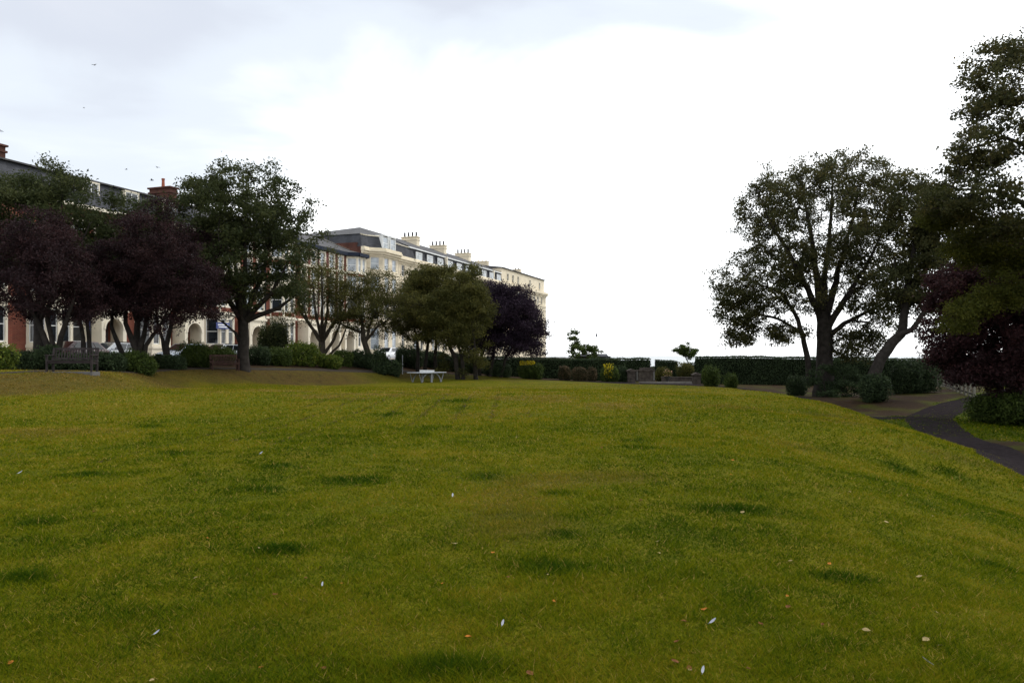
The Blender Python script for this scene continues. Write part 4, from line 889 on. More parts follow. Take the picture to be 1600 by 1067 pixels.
def cream_block(label, s0, s1, kind):
    L = s1-s0; root = house('cream_building', label, s0, 'cream stucco buildings at the far end of the street', 'building'); dep = 14; cor = 14.2
    mb = MB(); holes = []; sts = [(1.4, 4.2), (5.4, 8.0), (9.0, 11.0), (11.9, 13.5)]
    bay = (4.9, 7.2) if kind == 'corner' else None
    cols = list(np.arange(1.3, L-.8, 2.0 if kind != 'end' else 2.6)); cols = [u for u in cols if not bay or abs(u-bay[0]) > bay[1]/2+.6]
    n_w = 0
    for zi, (a, b_) in enumerate(sts):
        for u in cols:
            holes.append((u-.5, u+.5, a, b_))
            if kind != 'long' or zi != 2 or True:
                n_w += 1; window(root, 0, 0, 0, u-.5, a, 1.0, b_-a, 'sash', .1, 'curtain' if random.random() < .35 else 'glass')
    panel(mb, 0, 0, 0, L, -.5, cor, holes, 0, .22, 1, .12)
    sm_ = 2 if kind == 'corner' else 0
    mb.face([(0,0,-.5),(0,0,cor+.5),(0,dep,cor+.5),(0,dep,-.5)], sm_); mb.face([(L,0,-.5),(L,dep,-.5),(L,dep,cor+.5),(L,0,cor+.5)]); mb.face([(0,dep,-.5),(0,dep,cor+.5),(L,dep,cor+.5),(L,dep,-.5)])
    for z, o in ((4.75, .16), (8.35, .12), (11.4, .12)): band(mb, [(0, 0), (L, 0)], z, z+.28, o)
    mb.build('wall', [M['ashlar'], M['cream'], M['brickdark']], root)
    edge = [(0, 0), (L, 0)]
    if bay:
        bm = MB(); bp = bayparts(root, bm, bay[0], bay[1], 1.5, 1.5, -.5, cor, sts, 0, 'sash', pick('curtain', 'glass', 'curtain'), 1)
        for z, o in ((4.75, .16), (8.35, .12), (11.4, .12)): band(bm, bp, z, z+.28, o)
        bm.build('bay', [M['ashlar'], M['cream']], root); edge = [(0, 0)]+bp+[(L, 0)]
    c = MB(); band(c, edge, cor-.55, cor-.3, .15, 0); band(c, edge, cor-.02, cor+.25, .62, 0); band(c, edge, cor-.3, cor, .4, 0); band(c, edge, cor+.25, cor+.5, .5, 0)
    if kind == 'end':
        e2 = [(L, 0), (L, dep)]; band(c, e2, cor-.55, cor-.3, .15, 0); band(c, e2, cor-.3, cor, .4, 0); band(c, e2, cor-.02, cor+.25, .62, 0)
    c.build('cornice', M['cream'], root)
    top = 16.4
    if kind == 'corner':
        rf = MB(); i = .55
        # mansard skirt round the side and the bay, then a hipped slate roof
        base_ = [(0, dep), (0, 0), (1.6, -.1), (2.9, -1.2), (6.9, -1.2), (8.3, -.1), (L, 0)]; topp = [(i, dep), (i, i), (1.9, .35), (3.1, -.65), (6.7, -.65), (8.0, .35), (L, i)]
        for (a, b_), (a2, b2) in zip(zip(base_[:-1], base_[1:]), zip(topp[:-1], topp[1:])):
            rf.face([(*a, cor+.5), (*b_, cor+.5), (*b2, top), (*a2, top)])
        ap = (L-2.8, 7, 19.3); e = [(x-(0 if k > 1 else .15), y-.15, top+.04) for k, (x, y) in enumerate(topp)]
        for a, b_ in zip(e[:-1], e[1:]):
            rf.face([a, b_, ap], 1)
        rf.face([e[-1], (L, 7, 19.3), ap], 1); rf.face([(0, dep, top), ap, (L, 7, 19.3), (L, dep, top)], 1)
        rf.face([(0,dep,cor),(L,dep,cor),(L,dep,top),(0,dep,top)])
        r = rf.build('roof', [M['slate'], M['slateroof']], root)
        lead = MB(); band(lead, [(x, y) for x, y in topp[1:]], top-.06, top+.08, .12, 0); lead.build('roof_edge', M['creamlight'], root)
        for u in (3.3, 5.3):
            d = MB(); d.box(u-.08, u, -1.3, .4, cor+.5, top+.1); d.box(u+1.35, u+1.43, -1.3, .4, cor+.5, top+.1); d.box(u-.12, u+1.47, -1.36, .5, top+.1, top+.2); d.build('dormer', M['white'], root)
            window(root, 0, -1.25, 0, u, cor+.55, 1.35, 1.6, 'sash', 0, 'curtain')
        ap_ = MB(); ap_.box(-.05, .4, .7, 4.4, 12.5, 15.25); ap_.build('brick_gable', M['brickdark'], root)
    if kind == 'long':
        rf = MB(); rf.face([(0,.1,cor+.5),(L,.1,cor+.5),(L,.6,top),(0,.6,top)]); rf.face([(0,.35,top+.16),(L,.35,top+.16),(L,7,19.3),(0,7,19.3)], 1); rf.face([(0,7,19.3),(L,7,19.3),(L,dep,cor),(0,dep,cor)], 1)
        rf.face([(L,.1,cor+.5),(L,dep,cor),(L,7,19.3),(L,.6,top)])
        rf.build('roof', [M['slate'], M['slateroof']], root)
        gutter(root, [(0,.6), (L,.6)], top-.02, 'white', .3, .16)
        w0 = 1.6; k = 0
        while w0 < L-2:
            window(root, 0, .06, 0, w0, cor+.62, 2.0, 1.15, 'grid', 0, 'curtain')
            d = MB(); d.box(w0-.06, w0+2.06, .14, .9, cor+1.77, cor+1.87); d.box(w0-.08, w0, .14, .7, cor+.6, cor+1.77); d.box(w0+2.0, w0+2.08, .14, .7, cor+.6, cor+1.77); d.build('dormer', M['slate'], root)
            w0 += 3.75; k += 1
        for u in (12.6, 24.2, 33.8):
            if u < L: p = MB(); p.box(u-.12, u+.12, -.02, .5, cor+.5, top+.1); p.build('party_wall', M['creamlight'], root)
        for u in (10.0, 20.5, 31.5): chimney(root, u+1.3, 4.6, 7.4, 1.1, 15.5, 19.7, 'cream', 4, 'pot', .75)
    if kind == 'end':
        at = MB(); tz = 17.5; hs = []
        us = [3.6, 6.6, 9.8, 17.5, 24.3]
        for u in us: hs.append((u-.5, u+.5, 15.3, 16.7)); window(root, 0, .35, 0, u-.5, 15.3, 1.0, 1.4, 'sash', .1, 'glass')
        panel(at, 0, .35, 0, L-.3, cor+.5, tz, hs, 0, .2, 1, .1); at.face([(L-.3,.35,cor+.2),(L-.3,dep,cor+.2),(L-.3,dep,tz),(L-.3,.35,tz)]); at.face([(0,.35,cor+.2),(0,.35,tz),(0,dep,tz),(0,dep,cor+.2)])
        at.face([(0,dep,cor),(0,dep,tz),(L-.3,dep,tz),(L-.3,dep,cor)])
        at.build('attic', [M['cream'], M['creamlight']], root)
        rf = MB(); rf.box(-.1, L, .05, dep+.2, tz, tz+.16); rf.prism([(0, tz+.16), (14, tz+.16), (7, tz+1.0)], -.05, L*.55, 'x'); rf.build('roof', M['slateroof'], root)
        chimney(root, 3.4, 4.5, 7, .9, 16, 19.2, 'cream', 3, 'cream', .3); chimney(root, 13.6, 1.2, 2.6, .9, 16, 18.5, 'cream', 2, 'pot', .3)
    return root
cream_block('cream corner building with canted bay, tall white dormers and a hipped slate roof', 48.5, 62.5, 'corner')
cream_block('long cream terrace with slate mansard, gridded attic windows and three chimney stacks', 62.5, 101, 'long')
cream_block('cream end building with a plain attic storey at the corner against the sky', 101, 129, 'end')

# ------------------------------------------------------------------ vehicles
def car(label, s, t, paint, style='hatch', flip=False, name='parked_car', group='cars parked along the street'):
    p = P0+D*s+N*t; root = empty(name, (p[0], p[1], h1(*p)+.045), label, 'car', group, RZ+(math.pi if flip else 0))
    L = 4.3 if style == 'hatch' else 4.7; hw = .87
    # body: stations along the length, belt and sill heights, half widths
    st_ = [(-L/2, .42, .62, .62), (-L/2+.10, .30, .74, .78), (-L/2+.5, .24, .86, .85), (-L*.22, .22, .94, hw), (0, .22, .95, hw), (L*.25, .22, .97, hw), (L/2-.35, .24, .98, .85), (L/2-.08, .30, .95, .80), (L/2, .42, .86, .70)]
    V = []; Fq = []
    for x, zl, zb, w in st_:
        for (y, z) in ((-w*.92, zl), (-w, zl+.18), (-w, zb-.16), (-w*.93, zb), (w*.93, zb), (w, zb-.16), (w, zl+.18), (w*.92, zl)): V.append((x, y, z))
    k = 8
    for i in range(len(st_)-1):
        for j in range(k): Fq.append((i*k+j, i*k+(j+1) % k, (i+1)*k+(j+1) % k, (i+1)*k+j))
    Fq += [tuple(range(k-1, -1, -1)), tuple((len(st_)-1)*k+j for j in range(k))]
    body = mesh_obj('body', V, Fq, M[paint], root, smooth=True)
    sd = body.modifiers.new('s', 'BEVEL'); sd.width = .04; sd.segments = 2
    xr = L/2-.12 if style == 'estate' else L/2-.25
    b0, b1, r0, r1 = -L*.26, xr, -L*.07, xr-(.28 if style == 'estate' else .55); ht = 1.47
    cab = MB(); wb, wr = hw*.92, hw*.70; z0 = .93
    B_ = [(b0,-wb,z0),(b1,-wb,z0),(b1,wb,z0),(b0,wb,z0)]; T_ = [(r0,-wr,ht),(r1,-wr,ht-.03),(r1,wr,ht-.03),(r0,wr,ht)]
    cab.face(T_); 
    for i in range(4): j = (i+1) % 4; cab.face([B_[i], B_[j], T_[j], T_[i]])
    cab.build('cabin', M[paint], body, bevel=.05)
    def quad(name, a, b_, c, d, ins, mat):
        a, b_, c, d = map(np.array, (a, b_, c, d)); n_ = unit(np.cross(b_-a, d-a)); 
        f = lambda u, v: (a*(1-u)+b_*u)*(1-v)+(d*(1-u)+c*u)*v
        m_ = MB(); (u0, u1, v0, v1) = ins; q = [f(u0,v0), f(u1,v0), f(u1,v1), f(u0,v1)]; m_.face([x+n_*.022 for x in q]); m_.face([x-n_*.01 for x in q][::-1])
        for i in range(4): j = (i+1) % 4; m_.face([q[i]-n_*.01, q[j]-n_*.01, q[j]+n_*.022, q[i]+n_*.022])
        return m_.build(name, M[mat], root)
    quad('windscreen', B_[3], B_[0], T_[0], T_[3], (.06,.94,.08,.94), 'carglass'); quad('rear_window', B_[1], B_[2], T_[2], T_[1], (.07,.93,.15,.9), 'carglass')
    for (a, b_, c, d) in ((B_[0],B_[1],T_[1],T_[0]), (B_[2],B_[3],T_[3],T_[2])):
        for (u0, u1) in ((.14,.44),(.47,.72),(.75,.94)) if a is B_[0] else ((.06,.25),(.28,.53),(.56,.86)): quad('side_window', a, b_, c, d, (u0, u1, .1, .88), 'carglass')
    for x in (-L*.31, L*.30):
        for y in (-hw+.08, hw-.08):
            w_ = MB(); w_.bar((x, y-.1, .31), (x, y+.1, .31), .31, .31, 20); tyre = w_.build('wheel', M['tyre'], root)
            r_ = MB(); sgn = -1 if y < 0 else 1; r_.bar((x, y+sgn*.095, .31), (x, y+sgn*.115, .31), .2, .18, 14); r_.build('rim', M['rim'], tyre)
    for y in (-.58, .58):
        h_ = MB(); h_.box(-L/2-.0, -L/2+.14, y-.16, y+.16, .56, .72); h_.build('headlight', M['headlamp'], root, bevel=.03)
        t_ = MB(); t_.box(L/2-.12, L/2+.0, y-.12, y+.12, .66, .92); t_.build('tail_light', M['taillamp'], root, bevel=.03)
        m_ = MB(); sg = 1 if y > 0 else -1; m_.box(-L*.2, -L*.2+.12, sg*.84, sg*1.0, .95, 1.1); m_.build('wing_mirror', M[paint], root, bevel=.03)
    if style == 'estate':
        rr = MB()
        for y in (-wr+.05, wr-.05): rr.bar((r0+.2, y, ht+.06), (r1-.1, y, ht+.04), .02); rr.bar((r0+.2, y, ht-.04), (r0+.2, y, ht+.06), .02); rr.bar((r1-.1, y, ht-.06), (r1-.1, y, ht+.04), .02)
        rr.build('roof_rail', M['pot'], root)
    return root
def s_at(px, t):                       # street coordinate s whose point at offset t shows at column px
    r = (px-800)/F; return (r*(P0[1]+N[1]*t)-(P0[0]+N[0]*t))/(D[0]-r*D[1])
car('silver white estate car with roof rails left of the broad purple plum', s_at(176, -8), -8, 'silver', 'estate')
car('dark red car seen over the back of the left bench', s_at(112, -10.5), -10.5, 'redcar', 'hatch')
car('pale blue car just left of the clipped bright green shrub', s_at(288, -9), -9, 'bluecar', 'hatch')
car('silver estate car behind the small bench with its tail to the right', s_at(346, -9), -9, 'silver', 'estate')
car('white hatchback seen between the leaning trunk and the metal post', s_at(606, -8), -8, 'whitecar', 'hatch')

# ------------------------------------------------------------------ benches
def bench(label, px, Z, rz, mat, w=1.75, slab=True):
    b = B(px, Z); root = empty('park_bench', (b[0], b[1], b[2]), label, 'bench', None, rz)
    o = .06
    if slab:
        m_ = MB(); m_.box(-w/2-.02, w/2+.02, -.34, .36, -.3, .03); tag(m_.build('bench_slab', M['concrete']), 'thin concrete slab under the left slatted bench', 'slab')
        s_ = bpy.context.scene.objects['bench_slab']; s_.location = root.location; s_.rotation_euler = root.rotation_euler; root.location.z += .03; o = 0
    for x in (-w/2+.04, w/2-.04):
        l_ = MB(); l_.box(x-.035, x+.035, -.30, -.23, -.04, .63); l_.build('leg', M[mat], root, bevel=.006)
        l_ = MB(); l_.face([]) if False else None; l_.prism([(.20,-.04),(.28,-.04),(.27,.45),(.38,.92),(.31,.94),(.19,.46)], x-.035, x+.035, 'x'); l_.build('leg', M[mat], root)
        a_ = MB(); a_.box(x-.045, x+.045, -.36, .30, .63, .67); a_.box(x-.02, x+.02, -.24, .22, .30, .38); a_.build('armrest', M[mat], root, bevel=.006)
    s_ = MB()
    for i in range(5): y = -.29+i*.115; s_.box(-w/2+.0, w/2-.0, y, y+.09, .42-i*.006, .455-i*.006)
    s_.box(-w/2+.07, w/2-.07, -.262, -.235, .33, .42); s_.build('seat', M[mat], root)
    bk = MB(); T = lambda x, y, z: (x, .235+y+(z-.45)*.23, z)
    bk.box(-w/2+.07, w/2-.07, 0, .045, .86, .94, 0, T); bk.box(-w/2+.07, w/2-.07, 0, .045, .48, .54, 0, T)
    n_ = 15
    for i in range(n_): x = -w/2+.13+(w-.26)*i/(n_-1); bk.box(x-.022, x+.022, .01, .03, .54, .86, 0, T)
    bk.build('backrest', M[mat], root)
    return root
bench('grey weathered slatted bench facing the lawn at the left', 113, 30.0, R(6), 'wood', 1.72)
bench('small reddish brown bench turned to the right beside the tallest left tree', 351, 46.2, R(34), 'woodred', 1.6, False)

# ------------------------------------------------------------------ table tennis table
b = B(667, 58.5)
tt = empty('table_tennis_table', b, 'pale grey outdoor table tennis table with arched legs on the lawn', 'table', None, R(-14))
m_ = MB(); m_.box(-1.37, 1.37, -.76, .76, .70, .76); m_.build('table_top', M['tabletop'], tt, bevel=.02)
m_ = MB(); m_.box(-.012, .012, -.80, .80, .76, .92); m_.build('net', M['white'], tt)
tt.rotation_euler.z = R(50)
for sx in (-1, 1):
    for y in (-.5, .5):
        m_ = MB(); pr = None
        for i in range(8):
            a = i/7*math.pi*.5; q = (sx*(.18+.78*math.sin(a)), y, .70-.70*(1-math.cos(a)) - (.0 if i < 7 else .02))
            if pr is not None: m_.bar(pr, q, .045, .045, 6)
            pr = q
        m_.build('leg', M['steel'], tt, smooth=True)
    m_ = MB(); m_.bar((sx*1.28, -.5, .70), (sx*1.02, -.5, -.02), .03); m_.bar((sx*1.28, .5, .70), (sx*1.02, .5, -.02), .03); m_.build('brace', M['steel'], tt)
m_ = MB(); m_.box(-.07, .07, -.55, -.45, -.02, .70); m_.box(-.07, .07, .45, .55, -.02, .70); m_.box(-.03,.03,-.45,.45,.55,.62); m_.build('post', M['steel'], tt)

# ------------------------------------------------------------------ posts, pillars, signs
b = B(629, 63); r_ = empty('metal_post', b, 'thin grey metal post standing left of the table tennis table', 'post')
m_ = MB(); m_.bar((0,0,-.1), (0,0,1.5), .035, .035, 8); m_.bar((0,0,1.5),(0,0,1.54),.045,.03,8); m_.build('pole', M['steel'], r_)
def pillar(label, px, Z, w, ytop):
    b = B(px, Z); hgt = zt(ytop, Z)-b[2]; r_ = empty('stone_pillar', b, label, 'pillar', 'stone pillars at the garden entrance')
    m_ = MB(); n_ = 5
    for i in range(n_): z = -.1+(hgt-.1)*i/n_; j = .012*(i % 2); m_.box(-w/2+j, w/2-j, -w/2+j, w/2-j, z, z+(hgt-.1)/n_-.012)
    m_.build('shaft', M['stone'], r_, bevel=.02)
    m_ = MB(); m_.box(-w/2-.08, w/2+.08, -w/2-.08, w/2+.08, hgt-.22, hgt-.08); m_.prism([(-w/2, hgt-.08), (w/2, hgt-.08), (0, hgt+.06)], -w/2, w/2, 'y'); m_.build('cap', M['stone'], r_, bevel=.02)
pillar('square stone pillar left of the garden entrance', 986, 71.5, .75, 577); pillar('shorter stone pillar half hidden beside the right hedge', 1088, 72, .7, 583)
# stepped stone monument between pillars
b = B(1008, 78); r_ = empty('stone_monument', b, 'broad low stone monument inside the garden entrance', 'monument')
m_ = MB(); m_.box(-.95, .95, -.4, .4, -.1, .25); m_.box(-.75, .75, -.32, .32, .25, 1.15); m_.box(-.95, .95, -.42, .42, 1.15, 1.3); m_.box(-.6, .6, -.25, .25, 1.3, 1.5); m_.build('block', M['stone'], r_, bevel=.02)
m_ = MB()
for sx in (-.86, .82): m_.bar((sx, -.3, .25), (sx, -.3, 1.15), .09, .08, 8)
m_.build('columns', M['concrete'], r_)
b = B(1043, 76); r_ = empty('flower_urn', b, 'dark planted urn on the garden terrace', 'planter')
m_ = MB(); m_.bar((0,0,.0),(0,0,.12),.26,.2,10); m_.bar((0,0,.12),(0,0,.3),.12,.12,10); m_.bar((0,0,.3),(0,0,.68),.18,.36,12); m_.build('bowl', M['pot'], r_)
rng = np.random.default_rng(5)
c = unit(rng.normal(size=(260, 3)))*np.array([.45, .45, .4])*rng.random((260, 1))**.4+np.array([0, 0, .95]); v, f, t = leaves(c, .14, rng.random(260)); mesh_obj('plants', v, f, M['leaf_olive'], r_, attrs={'tint': t})
c = unit(rng.normal(size=(50, 3)))*np.array([.45, .45, .4])+np.array([0, 0, 1.0]); v, f, t = leaves(c, .12, rng.random(50)); mesh_obj('flowers', v, f, M['flower_pink'], r_, attrs={'tint': t})
# raised bed wall in the garden
b = B(1062, 81); r_ = MB(); r_.box(-1.9, 1.9, -.18, .18, -.2, .5); r_.box(-1.95, 1.95, -.22, .22, .5, .6)
o = tag(r_.build('low_wall', M['stone'], bevel=.015), 'low stone wall below the olive bushes in the garden', 'wall'); o.location = tuple(b)
mb = MB(); mb.box(-2.7, 2.7, -.15, .15, -.2, .16)
o = tag(mb.build('kerb_step', M['paving'], bevel=.015), 'pale stone step across the garden entrance between the pillars', 'step'); o.location = tuple(B(1043, 73.5))
# thin masts
for px, y0, Z, lb in ((1107, 515, 120, 'thin tall mast left of the sycamore, beyond the hedge'), (932, 514, 110, 'thin mast with a small head above the ragged tree')):
    x = (px-800)/F*Z; g0 = h1(x, Z); m_ = MB(); m_.bar((0,0,-.5), (0,0,zt(y0, Z)-g0), .05, .03, 6); m_.bar((0,0,0),(0,0,.9),.09,.09,8)
    if px < 1000: m_.box(-.12,.12,-.12,.12,zt(y0,Z)-g0-1.1,zt(y0,Z)-g0-.7)
    o = tag(m_.build('mast', M['steel']), lb, 'mast'); o.location = (x, Z, g0)
# sea-front shelter behind the hedge
x, Z = (928-800)/F*95, 95; g0 = h1(x, Z); r_ = empty('shelter', (x, Z, g0), 'low shelter roof just showing over the middle hedge', 'shelter')
m_ = MB(); tz = zt(556.5, Z)-g0; m_.box(-2.4, 1.9, -1.4, 1.4, tz-.18, tz); m_.prism([(-1.5, tz), (1.5, tz), (0, tz+.3)], -2.2, 1.6, 'x'); m_.build('roof', M['slate'], r_)
m_ = MB(); m_.box(-2.1, 1.6, 1.1, 1.2, -.2, tz-.18); m_.build('wall', M['brickdark'], r_)
for xx in (-2.1, -.3, 1.5): m_ = MB(); m_.box(xx, xx+.12, -1.2, -1.08, -.2, tz-.18); m_.build('post', M['pot'], r_)
# pale posts of the fence by the path
def fence():
    a = B(1466, 62); z = B(1522, 47.5); r_ = empty('post_fence', a, 'short fence of pale upright posts under the purple tree', 'fence'); n_ = 11
    for i in range(n_):
        f = i/(n_-1); p = a*(1-f)+z*f; p[2] = h1(p[0], p[1]); q = p-a; m_ = MB(); m_.box(q[0]-.07, q[0]+.07, q[1]-.07, q[1]+.07, q[2]-.15, q[2]+.98); m_.build('post', M['fencepost'], r_, bevel=.01)
    m_ = MB(); d = z-a; zz = h1(z[0], z[1])-a[2]
    for hh in (.97, .30): m_.bar((0,0,hh+.03), (d[0],d[1],zz+hh+.03), .05, .05, 4)
    m_.build('rail', M['barkdark'], r_)
fence()
# street sign with white marks (too small to read) and blue board over an entrance
p = P0+D*s_at(142, -4)+N*-4; r_ = empty('hanging_sign', (p[0], p[1], h1(*p)+.13), 'narrow dark blue upright sign with white marks beside the arched porch', 'sign', None, RZ+R(75))
m_ = MB(); m_.bar((0,0,0), (0,0,4.3), .05, .05, 8); m_.build('pole', M['pot'], r_)
m_ = MB(); m_.box(.06, .52, -.03, .03, 2.3, 4.2); bd = m_.build('board', M['signblue'], r_)
m_ = MB()
for k in range(6): m_.box(.14, .44, -.036, -.03, 2.45+k*.29, 2.58+k*.29)
m_.build('markings', M['signwhite'], bd)
m_ = MB(); m_.box(-.9, .9, -.06, 0, -.3, .3); sg = m_.build('board', M['signblue']); m2 = MB(); m2.box(-.7, .7, -.068, -.06, .02, .14); m2.box(-.6, .6, -.068, -.06, -.17, -.07)
sg.name = 'wall_sign'; m2.build('markings', M['signwhite'], sg)
pp = P0+D*20.9+N*-1.35; sg.location = (pp[0], pp[1], EYE+(HY-509)/F*pp[1]); sg.rotation_euler = (0, 0, RZ); tag(sg, 'blue board with white marks over the entrance behind the silver car', 'sign')

# ------------------------------------------------------------------ birds, fallen leaves, feathers
M['bird'] = plain('bird_grey', (.08,.08,.085), .7); 
def bird(label, px, py, Z, span, rz):
    c = W(px, py, Z); s = span/2
    m_ = MB(); m_.bar((-.32*s,0,0), (.05*s,0,.01*s), .03*s, .11*s, 8); m_.bar((.05*s,0,.01*s), (.38*s,0,.03*s), .11*s, .05*s, 8); m_.bar((.38*s,0,.03*s),(.46*s,0,.02*s),.05*s,.01*s,6)
    m_.face([(-.3*s,.02*s,0),(-.5*s,.1*s,0),(-.5*s,-.1*s,0),(-.3*s,-.02*s,0)])
    o = m_.build('bird', M['bird'], smooth=True); o.location = tuple(c); o.rotation_euler = (0, 0, rz); tag(o, label, 'bird', 'gulls in the sky')
    for sg in (-1, 1):
        w_ = MB(); a = [(.16*s,sg*.06*s,.03*s),(.22*s,sg*.45*s,.22*s),(.02*s,sg*1.0*s,.12*s),(-.02*s,sg*.5*s,.2*s),(-.12*s,sg*.06*s,.03*s)]
        w_.face(a); w_.face([(x, y, z-.015*s) for x, y, z in a][::-1]); w_.build('wing', M['bird'], o)
bird('gull flying highest at the upper left', 147, 102, 60, .6, R(75))
bird('faint gull below the highest one', 131, 169, 120, .7, R(20))
bird('gull just left of the wide brick chimney', 237, 282, 85, 1.1, R(10))
bird('tiny gull above the wide brick chimney', 246, 262, 110, 1.0, R(-20))
bird('tiny gull above the slate attic windows', 197, 265, 110, .9, R(40))

def gpoint(px, py):
    z = EYE*F/(py-HY)
    for _ in range(8): z = (EYE-h1((px-800)/F*z, z))*F/(py-HY)
    x = (px-800)/F*z; return np.array([x, z, h1(x, z)])
def leafmesh(kind, size, col, rs):
    r = random.Random(rs); m_ = MB(); n_ = 7; out = []
    for i in range(n_+1):
        t = i/n_; w = math.sin(math.pi*min(1, t*1.02)**.8)*.36*(.85+.3*r.random()); out.append((t-.5, w))
    curl = .12+.25*r.random(); tw = (r.random()-.5)*.5
    zz = lambda x, y: (curl*(x*x)*1.6+abs(y)*(.25+tw)+.03)
    mid = [(x*size, 0, zz(x, 0)*size) for x, _ in out]; up = [(x*size, w*size, zz(x, w)*size) for x, w in out]; dn = [(x*size, -w*size, zz(x, -w)*size) for x, w in out]
    for i in range(n_): m_.face([mid[i], mid[i+1], up[i+1], up[i]]); m_.face([dn[i], dn[i+1], mid[i+1], mid[i]])
    m_.bar((-.5*size,0,mid[0][2]), (-.78*size,.05*size,.02*size), .012*size, .01*size, 4)
    return m_
M['lf_orange'] = plain('dry_leaf_orange', (.33,.12,.02), .9, .4, 60, spec=.1); M['lf_brown'] = plain('dry_leaf_brown', (.12,.05,.018), .9, .4, 60, spec=.1); M['lf_pale'] = plain('dry_leaf_pale', (.26,.20,.09), .9, .3, 60, spec=.1); M['feather'] = plain('feather_white', (.30,.31,.34), .8, .1, 30)
LV = [(770,867,.045,'lf_orange','orange fallen leaf in the middle of the lawn above the dark tuft'),(711,852,.05,'lf_pale','pale curled fallen leaf left of the orange one'),(371,827,.045,'lf_orange','orange fallen leaf at the left middle of the lawn'),
 (1436,904,.05,'lf_pale','pale fallen leaf near the right side of the lawn'),(1234,880,.05,'lf_pale','yellowish fallen leaf right of the dark tuft'),(1055,1040,.05,'lf_brown','reddish brown fallen leaf near the bottom middle'),
 (1231,953,.045,'lf_brown','brown fallen leaf standing on edge at lower right'),(1446,1004,.05,'lf_pale','pale fallen leaf at the lower right'),(501,890,.045,'lf_brown','brown fallen leaf left of the dark tuft'),
 (828,1058,.05,'lf_brown','brown curled leaf at the bottom edge right of the dark grass patch'),(408,1048,.04,'lf_orange','small orange leaf at the lower left'),(1354,990,.05,'lf_pale','pale bent leaf low on the right lawn'),
 (1296,884,.04,'lf_orange','small orange leaf right of the yellowish leaf'),(1100,956,.045,'lf_orange','orange leaf low in the middle right'),(1068,975,.04,'lf_brown','brown leaf below the orange one at middle right'),(731,1000,.04,'lf_orange','orange leaf below the white feather at lower middle'),(1160,803,.06,'lf_pale','pale leaf lying on the long dark grass streak'),(1385,818,.05,'lf_pale','yellow leaf at the right middle of the lawn')]
rr = random.Random(3)
for i, (px, py, sz, mt, lb) in enumerate(LV):
    c = gpoint(px, py); o = leafmesh('l', sz, mt, i).build('fallen_leaf', M[mt], smooth=True); o.location = (c[0], c[1], c[2]+.018); o.rotation_euler = (rr.uniform(-.3,.3), rr.uniform(-.3,.3), rr.uniform(0, 6)); tag(o, lb, 'leaf', 'fallen leaves on the lawn')
protos = [leafmesh('l', .045, m_, 50+k).build('fallen_leaf', M[m_], smooth=True) for k, m_ in enumerate(('lf_orange','lf_brown','lf_brown','lf_pale'))]
for i in range(70):
    src = protos[i % 4]; o = src if i < 4 else put(src.copy())
    while True:
        px = rr.uniform(10, 1590); py = HY+(rr.random()**1.25)*470+48
        c = gpoint(px, py)
        if c[1] < 26 and not (px > 1420 and py < 740): break
    k = rr.uniform(.45, .8)*(1+c[1]/26); o.scale = (k,)*3
    o.location = (c[0], c[1], c[2]+.014); o.rotation_euler = (rr.uniform(-.4,.4), rr.uniform(-.4,.4), rr.uniform(0, 6))
    tag(o, ['small orange leaf among the scattered leaves on the lawn','small brown leaf among the scattered leaves on the lawn','small brown leaf among the scattered leaves on the lawn','small pale leaf among the scattered leaves on the lawn'][i % 4], 'leaf', ['scattered orange leaves','scattered brown leaves','scattered brown leaves','scattered pale leaves'][i % 4])
def feather(label, px, py, size, rz, grp=None):
    c = gpoint(px, py); m_ = MB(); n_ = 8
    for i in range(n_):
        a, b_ = i/n_, (i+1)/n_; wa, wb2 = math.sin(math.pi*a)**.6*.16, math.sin(math.pi*b_)**.6*.16; za, zb = .25*a*a, .25*b_*b_
        m_.face([(a*size,-wa*size,za*size),(b_*size,-wb2*size,zb*size),(b_*size,wb2*size,zb*size),(a*size,wa*size,za*size)])
    m_.bar((-.2*size,0,0), (size,0,.25*size), .012*size, .006*size, 4)
    o = m_.build('feather', M['feather']); o.location = (c[0], c[1], c[2]+.03); o.rotation_euler = (.4, -.35, rz); tag(o, label, 'feather', 'white feathers on the lawn')
feather('greyish white feather at lower middle right of the lawn', 1108, 981, .05, R(20)); feather('white feather at the bottom edge of the lawn', 1097, 1061, .045, R(70)); feather('white feather near the bottom right corner', 1456, 1046, .05, R(150))
feather('slim white feather upright at lower middle', 784, 985, .045, R(80)); feather('small white feather above the middle of the lawn', 707, 780, .06, R(95)); feather('small white feather at lower left', 239, 999, .04, R(40)); feather('small white feather left of the brown leaf', 503, 922, .04, R(100)); feather('tiny white feather at the left edge of the lawn', 27, 743, .07, R(30)); feather('tiny white feather at far middle left', 405, 712, .07, R(50))

# ------------------------------------------------------------------ camera, light, sky
cam = bpy.data.cameras.new('camera'); co = put(bpy.data.objects.new('camera', cam)); co.location = (0, 0, EYE); co.rotation_euler = (R(90), 0, 0)
cam.sensor_width = 36; cam.lens = 27; cam.shift_y = (HY-533.5)/1600; cam.clip_end = 40000; cam.clip_start = .05
bpy.context.scene.camera = co
SUN_EL, SUN_AZ = R(48), R(62)          # azimuth clockwise from the view direction
sun = bpy.data.lights.new('sun', 'SUN'); so = put(bpy.data.objects.new('sun', sun)); sun.energy = 1.5; sun.angle = R(14); sun.color = (1, .96, .9)
so.rotation_euler = (R(90)-SUN_EL, 0, -SUN_AZ+math.pi)
so.rotation_euler = (math.pi/2-SUN_EL, 0, math.pi-SUN_AZ)
wd = bpy.data.worlds.new('World'); bpy.context.scene.world = wd; wd.use_nodes = True
n = wd.node_tree.nodes; l = wd.node_tree.links; bg = n['Background']; bg.inputs['Strength'].default_value = .1
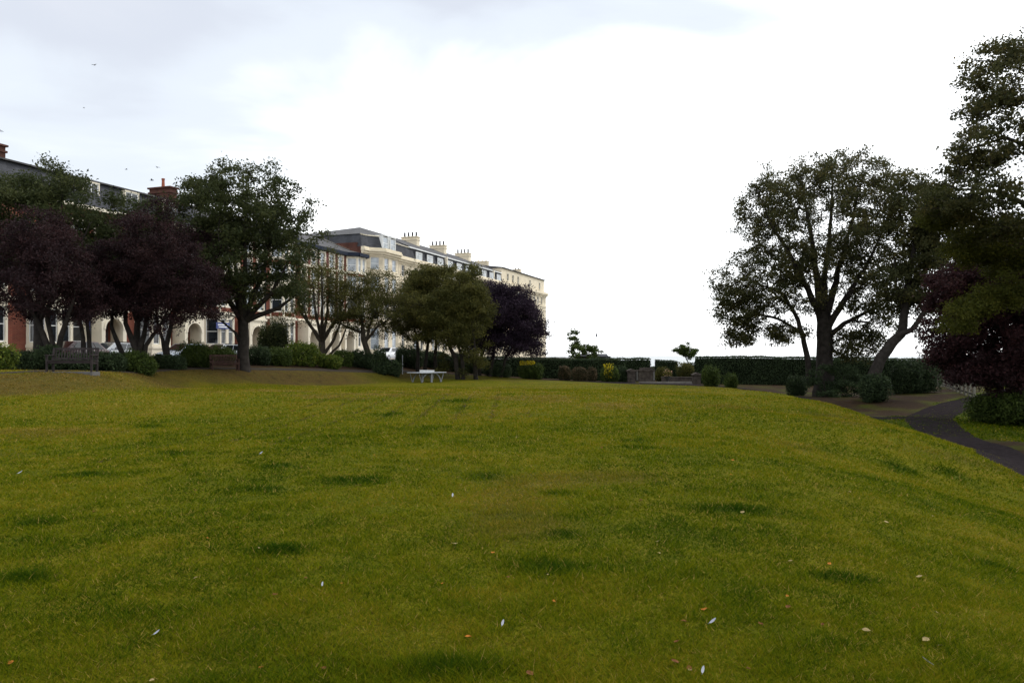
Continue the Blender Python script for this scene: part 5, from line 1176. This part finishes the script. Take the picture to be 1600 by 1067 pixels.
sky = n.new('ShaderNodeTexSky'); sky.sky_type = 'NISHITA'; sky.sun_disc = False; sky.sun_elevation = SUN_EL; sky.sun_rotation = SUN_AZ
tc = n.new('ShaderNodeTexCoord'); sp = n.new('ShaderNodeSeparateXYZ'); l.new(tc.outputs['Generated'], sp.inputs[0])
mp = n.new('ShaderNodeMapping'); mp.inputs['Scale'].default_value = (1.0, 1.0, 2.6); mp.inputs['Location'].default_value = (.35, .1, .2); l.new(tc.outputs['Generated'], mp.inputs[0])
no = n.new('ShaderNodeTexNoise'); no.inputs['Scale'].default_value = 2.3; no.inputs['Detail'].default_value = 6; no.inputs['Roughness'].default_value = .45; no.inputs['Distortion'].default_value = .3; l.new(mp.outputs[0], no.inputs['Vector'])
def m2(op, a, b_, clamp=False):
    x = n.new('ShaderNodeMath'); x.operation = op; x.use_clamp = clamp
    for i, v in enumerate((a, b_)):
        if isinstance(v, (int, float)): x.inputs[i].default_value = v
        else: l.new(v, x.inputs[i])
    return x.outputs[0]
# grey cloud bank high up and to the left, white and thin elsewhere
hi = m2('ADD', m2('ADD', m2('MULTIPLY', sp.outputs[2], 6.0), m2('MULTIPLY', sp.outputs[0], -1.9)), -2.2)
grey = m2('ADD', hi, m2('MULTIPLY', m2('SUBTRACT', no.outputs['Fac'], .5), 4.0), False)
gr = ramp(n, [(0, (18,18.4,18.6)), (.03, (12.0,12.6,13.0)), (.12, (9.3,10.0,10.9)), (.22, (8.1,8.6,9.6)), (.32, (8.6,9.0,9.9)), (.6, (16,16.5,17))]); gr.color_ramp.interpolation = 'EASE'
l.new(m2('MULTIPLY', grey, .25), gr.inputs[0])
mx = n.new('ShaderNodeMix'); mx.data_type = 'RGBA'; mx.inputs[0].default_value = .90
l.new(sky.outputs[0], mx.inputs[6]); l.new(gr.outputs[0], mx.inputs[7]); l.new(mx.outputs[2], bg.inputs[0])
sc = bpy.context.scene
sc.view_settings.view_transform = 'Standard'; sc.view_settings.look = 'None'; sc.view_settings.gamma = 1; sc.view_settings.exposure = 0
sc.cycles.use_denoising = True; sc.cycles.max_bounces = 6; sc.cycles.transparent_max_bounces = 4
